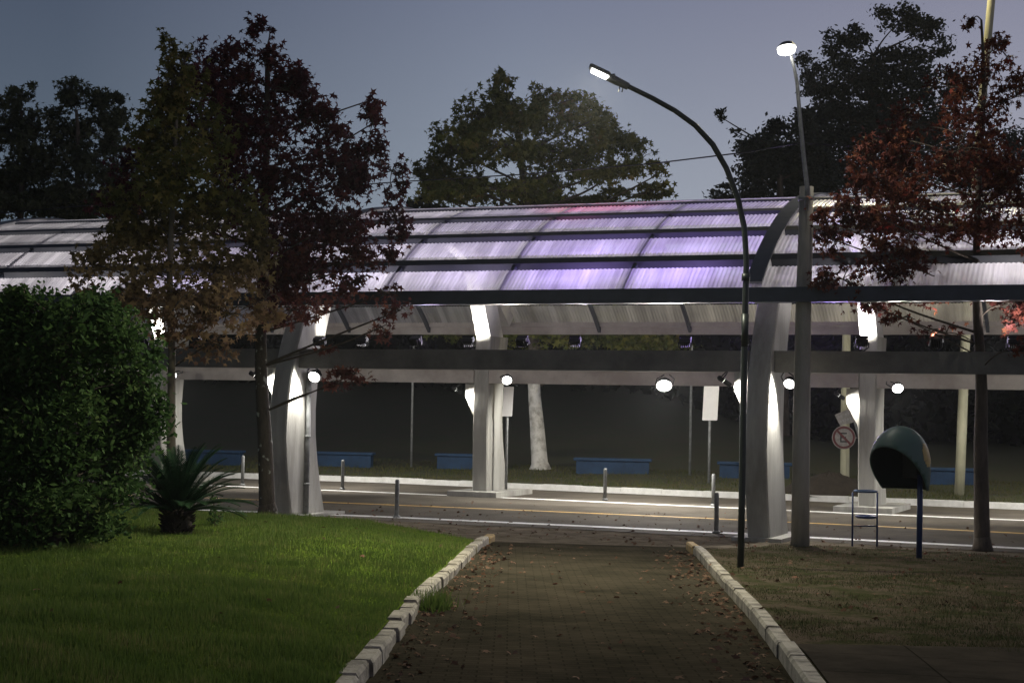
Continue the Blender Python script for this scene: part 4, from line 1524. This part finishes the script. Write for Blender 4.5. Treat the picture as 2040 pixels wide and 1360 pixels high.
# left olive-green sweet gum
LM1 = leaf_mat('olive_gum_leaves', [(.05, (.055, .063, .022)), (.35, (.100, .108, .034)), (.65, (.168, .150, .046)), (.95, (.257, .176, .064))],
               (2.6, 5.0), [(.05, (.094, .046, .037)), (.4, (.209, .120, .079)), (.7, (.292, .195, .109)), (.95, (.417, .260, .158))])  # low palette: autumn brown, lightened to paint in the canopy lamps' light
b1 = G(347, 1040, lawn_h)
Y1 = 23.5
base1 = Vector((P(347, 1030, Y1).x, Y1, lawn_h(P(347, 1030, Y1).x, Y1)))
tree('sweet_gum_tree', 'slim olive green tree browning lower down, rising behind the cycad', base1,
     [(347, 1040), (341, 880), (342, 700), (338, 560), (343, 420), (350, 280), (353, 160)], Y1, .085,
     [(352, 105, 22, 34), (345, 145, 32, 30), (372, 130, 22, 40, .8), (320, 200, 40, 40), (350, 175, 45, 55), (395, 150, 14, 35, .6), (330, 250, 60, 60), (395, 260, 60, 70), (300, 330, 65, 65), (395, 360, 85, 75), (250, 420, 65, 60), (455, 430, 60, 70),
      (340, 450, 95, 70), (215, 500, 65, 45, .8), (300, 550, 100, 55, .8), (430, 550, 85, 60), (505, 510, 45, 60), (255, 605, 50, 40, .6), (370, 625, 95, 50, .55), (475, 630, 70, 50, .7), (172, 520, 30, 45, .7), (420, 685, 60, 25, .5), (520, 590, 40, 40, .7), (185, 585, 40, 30, .6)],
     7800, .07, LM1, 'bark_pale', depth=.8, hang=.1, spread=.25, sub=13, group=None)

# maroon sweet gum
LM2 = leaf_mat('maroon_gum_leaves', [(.05, (.030, .013, .018)), (.4, (.061, .021, .028)), (.7, (.102, .030, .033)), (.95, (.150, .064, .046))],
               (2.6, 5.2), [(.05, (.048, .018, .018)), (.4, (.102, .036, .030)), (.7, (.163, .070, .046)), (.95, (.245, .115, .068))])
Y2 = 25.6
x2 = P(533, 1025, Y2).x
base2 = Vector((x2, Y2, max(lawn_h(x2, Y2), gh(x2, Y2))))
tree('sweet_gum_tree', 'tall dark maroon tree with a lichen spotted trunk beside the left front pillar', base2,
     [(533, 1030), (528, 880), (520, 730), (522, 560), (528, 400), (532, 240), (533, 90)], Y2, .15,
     [(532, 75, 26, 32), (520, 130, 50, 40), (565, 130, 40, 50), (440, 120, 48, 50), (385, 110, 22, 50, .7), (450, 190, 55, 50), (505, 210, 80, 55), (570, 180, 40, 50), (400, 210, 55, 70), (625, 200, 35, 45),
      (630, 250, 55, 50), (520, 300, 110, 70), (655, 310, 60, 60), (745, 200, 14, 26, .8), (748, 260, 30, 50), (620, 370, 90, 60), (725, 345, 55, 55), (775, 330, 28, 50, .8), (780, 420, 35, 50, .8), (690, 450, 75, 55), (580, 460, 80, 70), (700, 520, 50, 40, .8), (620, 555, 75, 55),
      (560, 560, 50, 50), (590, 620, 55, 30, .8), (690, 570, 45, 30, .8), (775, 585, 50, 18, .45), (800, 620, 30, 25, .4), (760, 650, 30, 25, .35), (715, 745, 60, 18, .6), (680, 765, 25, 14, .8), (640, 690, 25, 15, .4), (300, 350, 60, 55), (235, 380, 45, 40), (190, 410, 40, 25, .7), (440, 300, 70, 70), (470, 400, 70, 70), (760, 500, 30, 30, .6)],
     11500, .074, LM2, 'bark_lichen', depth=.75, hang=.1, spread=.25, sub=13)

# right red sweet gum
LM6 = leaf_mat('red_gum_leaves', [(.05, (.032, .012, .010)), (.35, (.059, .017, .014)), (.6, (.099, .029, .019)), (.8, (.129, .054, .026)), (.97, (.218, .021, .017))], nscale=1.1)
g6 = G(1957, 1094, verge_h); Y6 = g6.y
tree('sweet_gum_tree', 'sparse red and brown tree with a forked trunk right of the phone booth', g6,
     [(1957, 1098), (1954, 900), (1955, 760), (1948, 640), (1945, 520), (1950, 360), (1960, 180), (1955, 40)], Y6, .135,
     [(1800, 262, 24, 28, 1.4), (1795, 315, 40, 45, 1.4), (1740, 310, 40, 50, .7), (1785, 385, 60, 40), (1890, 310, 80, 60, .8), (1990, 300, 60, 70, .7), (1960, 150, 50, 55, .55), (2000, 90, 30, 40, .5), (1890, 170, 45, 40, .45), (1850, 230, 60, 45, .5), (1930, 230, 60, 50, .5), (2030, 190, 40, 50, .5),
      (1700, 420, 70, 35, .8), (1820, 430, 85, 45), (1930, 430, 85, 55, .9), (2030, 440, 50, 80, .8), (1665, 470, 45, 30, .8), (1755, 520, 70, 45), (1670, 560, 50, 35, .7), (1720, 590, 65, 30, .8), (1850, 540, 70, 55, .8), (1960, 555, 70, 45, .5), (2030, 600, 40, 50, .7), (1640, 440, 25, 25, .6),
      (1790, 635, 40, 14, .5), (1955, 25, 18, 22, .6), (1900, 660, 50, 20, .2), (2020, 690, 40, 20, .3), (1730, 370, 45, 30, .8), (2010, 370, 60, 45, .8)],
     10500, .06, LM6, 'bark', depth=.8, hang=.06, sub=14, spread=.25, top_r=.13)

# trees beyond the canopy
LM4 = leaf_mat('dull_green_leaves', [(.05, (.041, .054, .017)), (.4, (.085, .100, .028)), (.75, (.150, .144, .041)), (.95, (.188, .126, .052))])
Y4 = G(1070, 933, bank_h).y
tree('plane_tree', 'broad green tree with a pale lime washed trunk behind the canopy', G(1070, 933, bank_h),
     [(1076, 936), (1070, 850), (1064, 770), (1062, 640), (1055, 480), (1040, 340), (1025, 220)], Y4, .27,
     [(998, 165, 26, 28), (1010, 205, 45, 35), (950, 240, 45, 45), (1045, 230, 60, 50), (1110, 225, 55, 45), (1185, 240, 50, 40), (900, 290, 50, 45), (1000, 300, 85, 50), (1110, 305, 85, 50), (1205, 295, 55, 45), (860, 335, 40, 40, .8), (1280, 310, 30, 35, .6), (940, 365, 90, 30),
      (1080, 365, 110, 30), (1220, 355, 85, 30, .8), (1305, 355, 28, 25, .6), (850, 378, 45, 20, .8), (880, 395, 70, 18), (1000, 396, 110, 18), (1120, 392, 110, 18), (1240, 385, 70, 18), (1300, 378, 35, 16, .8), (1075, 175, 22, 18, .4), (1140, 195, 20, 15, .5), (1000, 640, 120, 40, .7), (1150, 660, 140, 40, .8), (1300, 680, 90, 30, .8), (880, 650, 60, 30, .6), ],
     13500, .112, LM4, 'lime_trunk', depth=.8, sub=17, spread=.24)

LM3 = leaf_mat('grey_green_leaves', [(.05, (.039, .047, .029)), (.5, (.065, .075, .039)), (.95, (.104, .104, .058))])
for lab, tx, cl in (('dusky leafy tree with an uneven top at the far left edge', 40,
                     [(30, 180, 28, 32), (15, 240, 40, 50), (60, 250, 50, 50), (30, 330, 60, 50), (20, 400, 70, 30), (50, 395, 80, 30, 1.4), (40, 420, 80, 22, 1.4), (20, 380, 60, 40), (75, 320, 50, 60), (-40, 260, 50, 70), (-60, 350, 60, 60)]),
                    ('dusky leafy tree standing between the far left tree and the maroon tree', 150,
                     [(125, 170, 35, 26), (160, 195, 50, 35), (195, 200, 40, 35), (110, 240, 45, 45), (180, 260, 65, 45), (232, 255, 30, 50), (130, 330, 70, 50), (215, 330, 55, 55), (150, 395, 110, 30, 1.4), (150, 422, 110, 22, 1.4), (200, 380, 70, 40), (255, 390, 40, 30)])):
    gb = P(tx, 890, 52); gb.z = bank_h(gb.x, gb.y)
    tree('leafy_tree', lab, gb, [(tx, 900), (tx + 3, 700), (tx, 480), (tx + 6, 300), (tx + 2, 220)], 52, .2, cl, 7800, .112, LM3, 'bark', shape=STAR, depth=.8, sub=20, spread=.2)

LM5 = leaf_mat('dark_evergreen_leaves', [(.05, (.030, .035, .030)), (.5, (.046, .054, .043)), (.95, (.068, .074, .054))])
gb = P(1745, 870, 70); gb.z = bank_h(gb.x, gb.y)
tree('eucalyptus_tree', 'tallest dark tree with billowing clumps behind the concrete pole lamp', gb,
     [(1745, 880), (1742, 640), (1738, 420), (1735, 240), (1740, 110)], 70, .4,
     [(1680, 80, 48, 30), (1690, 165, 60, 35), (1790, 185, 70, 40), (1700, 255, 70, 40), (1800, 265, 70, 45), (1600, 290, 40, 40), (1725, 60, 30, 25, .6), (1635, 120, 38, 28), (1780, 55, 50, 28), (1845, 62, 45, 26), (1880, 95, 30, 22, .7), (1720, 130, 60, 30), (1800, 125, 70, 35), (1620, 175, 35, 26), (1660, 200, 50, 35), (1740, 215, 80, 45), (1850, 180, 60, 40), (1600, 235, 30, 25, .8), (1870, 250, 60, 45), (1640, 260, 50, 35),
      (1740, 300, 90, 60), (1840, 320, 80, 60), (1660, 330, 70, 60), (1920, 330, 60, 60), (2000, 330, 70, 60, .7)],
     42000, .105, LM5, 'bark', shape=DIAM, depth=.7, sub=19, spread=.22)
gb = P(1560, 890, 62); gb.z = bank_h(gb.x, gb.y)
tree('evergreen_tree', 'low dense blackish tree behind the curved lamp post', gb,
     [(1560, 900), (1558, 640), (1555, 420), (1552, 300)], 62, .3,
     [(1555, 270, 38, 30), (1600, 250, 30, 25), (1520, 300, 42, 32), (1580, 315, 65, 45), (1500, 345, 42, 28), (1560, 365, 80, 30), (1635, 320, 40, 50), (1450, 375, 28, 10, .6), (1437, 235, 14, 14, .5), (1470, 258, 20, 8, .3), (1480, 400, 60, 20), (1625, 370, 50, 40)],
     17000, .10, LM5, 'bark', shape=DIAM, depth=.8, sub=14, spread=.26)

# far wood that closes the view under the canopy
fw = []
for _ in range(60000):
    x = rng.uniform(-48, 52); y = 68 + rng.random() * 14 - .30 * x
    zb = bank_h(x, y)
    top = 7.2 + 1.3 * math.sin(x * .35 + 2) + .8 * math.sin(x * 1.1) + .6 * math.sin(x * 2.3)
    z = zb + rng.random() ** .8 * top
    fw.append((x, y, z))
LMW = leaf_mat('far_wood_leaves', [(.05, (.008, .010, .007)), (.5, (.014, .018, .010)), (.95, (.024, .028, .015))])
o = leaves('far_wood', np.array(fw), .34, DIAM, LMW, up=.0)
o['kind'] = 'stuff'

# ------------------------------------------------------------------ big shrub, cycad, small plants on the lawn
LMB = leaf_mat('shrub_leaves', [(.05, (.018, .040, .014)), (.4, (.037, .074, .022)), (.75, (.072, .123, .037)), (.97, (.139, .173, .068))], nscale=1.6, rough=.65)
Yb_ = 17.5
sb = G(120, 1092, lawn_h)
Yb_ = sb.y
tree('shrub', 'large dense dark green shrub at the left edge of the lawn', Vector((P(110, 1080, Yb_).x, Yb_, lawn_h(P(110, 1080, Yb_).x, Yb_))),
     [(110, 1085), (115, 980), (120, 860), (125, 740)], Yb_ + .3, .06,
     [(60, 620, 70, 50), (170, 640, 70, 55), (-60, 640, 90, 60), (110, 680, 110, 70), (235, 690, 50, 55), (0, 720, 110, 90), (150, 760, 110, 80), (255, 760, 48, 60), (270, 830, 40, 50), (220, 850, 70, 60), (100, 850, 110, 80), (-60, 820, 110, 110), (20, 930, 120, 80), (170, 940, 90, 60), (235, 925, 50, 45),
      (100, 1010, 110, 55), (-40, 1000, 110, 80), (190, 1000, 50, 40, .8), (125, 592, 30, 18, .8), (60, 588, 34, 18, .8), (15, 604, 30, 20, .8), (200, 610, 36, 22, .8), (285, 700, 24, 30, .6), (240, 630, 30, 20, .5), (40, 1060, 110, 25), (60, 1068, 80, 24, 1.8), (140, 1064, 60, 24, 1.8), (200, 1046, 45, 24, 1.6), (110, 1050, 90, 30, 1.6)],
     44000, .038, LMB, 'bark', shape=DIAM, cat='shrub', depth=1.0, sub=16, spread=.30, up=.3)

# cycad
cb_ = G(352, 1062, lawn_h)
e = empty('cycad', cb_, 'dark green cycad with a ring of stiff arching fronds on the lawn', 'cycad')
b = MB(); b.tube([cb_ + Vector((0, 0, -.05)), cb_ + Vector((0, 0, .1)), cb_ + Vector((0, 0, .25)), cb_ + Vector((0, 0, .33))], [.19, .2, .16, .08], 14)
for k in range(70):
    a = rng.uniform(0, 6.28); z = rng.uniform(.0, .28)
    d = Vector((math.cos(a), math.sin(a), .5))
    p0 = cb_ + Vector((math.cos(a) * .15, math.sin(a) * .15, z)); b.tube([p0, p0 + d * .09], [.03, .006], 5)
b.build('stem', MT['soil'], e)
MT['frond'] = leaf_mat('cycad_fronds', [(.05, (.008, .022, .012)), (.5, (.014, .036, .018)), (.95, (.03, .055, .026))], rough=.35, trans=.12)
MT['frond_dry'] = leaf_mat('dry_fronds', [(.05, (.05, .04, .02)), (.5, (.05, .055, .022)), (.95, (.09, .08, .04))], trans=.15)
for k in range(72):
    a = k * 2.39996 + rng.normal() * .1
    el = R(84) - R(76) * (k / 71) + rng.normal() * .05
    dry = k >= 90
    if dry: el = R(rng.uniform(-6, 6))
    L = rng.uniform(.86, 1.04) if not dry else .7
    d = Vector((math.cos(a), math.sin(a), 0))
    spine = []
    for t in np.linspace(0, 1, 15):
        bend = el - t * t * R(38 if not dry else 14)
        if t == 0: p0 = cb_ + Vector((0, 0, .28)) + d * .05
        else: p0 = p0 + (d * math.cos(bend) + Vector((0, 0, math.sin(bend)))) * (L / 14)
        spine.append(p0.copy())
    b = MB(); b.tube(spine, [.008 - .005 * i / 14 for i in range(15)], 5)
    side = Vector((-d.y, d.x, 0))
    for i in range(3, 15):
        tdir = (spine[min(i + 1, 14)] - spine[i - 1]).normalized()
        nrm = tdir.cross(side).normalized()
        for half in (0, .33, .66):
            c_ = spine[i - 1].lerp(spine[i], half)
            tt = (i - 1 + half) / 14
            ll = .14 * math.sin(math.pi * min(1, .12 + tt * .9)) ** .6 + .02
            for sg in (-1, 1):
                tip = c_ + (side * sg * .8 + tdir * .65 - nrm * -.25).normalized() * ll
                wv = tdir * .011
                b.add([c_ - wv, c_ + wv, tip], [(0, 1, 2)])
    b.build('frond', MT['frond_dry'] if dry else MT['frond'], e)

# small weed beside the cycad
for (x, y, top, lab, n_) in ((428, 1048, 985, 'small leafy weed growing at the right side of the cycad', 260),):
    g = G(x, y, lawn_h)
    e = empty('weed', g, lab, 'plant')
    b = MB(); cs_ = []
    for k in range(9):
        tip = P(x + rng.uniform(-35, 35), rng.uniform(top, y - 15), g.y + rng.normal() * .12)
        limb(b, [g, g.lerp(tip, .5) + Vector((rng.normal() * .03, 0, .04)), tip], .006, .003, 4)
        for t in np.linspace(.35, 1, 14): cs_.append(np.array(g.lerp(tip, t)) + rng.normal(size=3) * .03)
    b.build('stems', MT['bark'], e); leaves('leaves', np.array(cs_), .032, DIAM, LMB, e)
# small broad-leaved weeds on the lawn
MT['weed'] = LMB
SC.render.film_transparent = False

# ------------------------------------------------------------------ thin haze added for lamp glow and lifted darks
hb = MB(); hb.box((0, 70, 10.5), (260, 260, 25))
ho = hb.build('haze', None); ho['kind'] = 'stuff'
hm = bpy.data.materials.new('haze'); hm.use_nodes = True
hn = hm.node_tree.nodes; hn.remove(hn['Principled BSDF'])
pv = hn.new('ShaderNodeVolumePrincipled'); pv.inputs['Density'].default_value = .0003; pv.inputs['Color'].default_value = (.92, .94, .97, 1); pv.inputs['Anisotropy'].default_value = .6
hm.node_tree.links.new(pv.outputs[0], hn['Material Output'].inputs['Volume'])
ho.data.materials.append(hm)
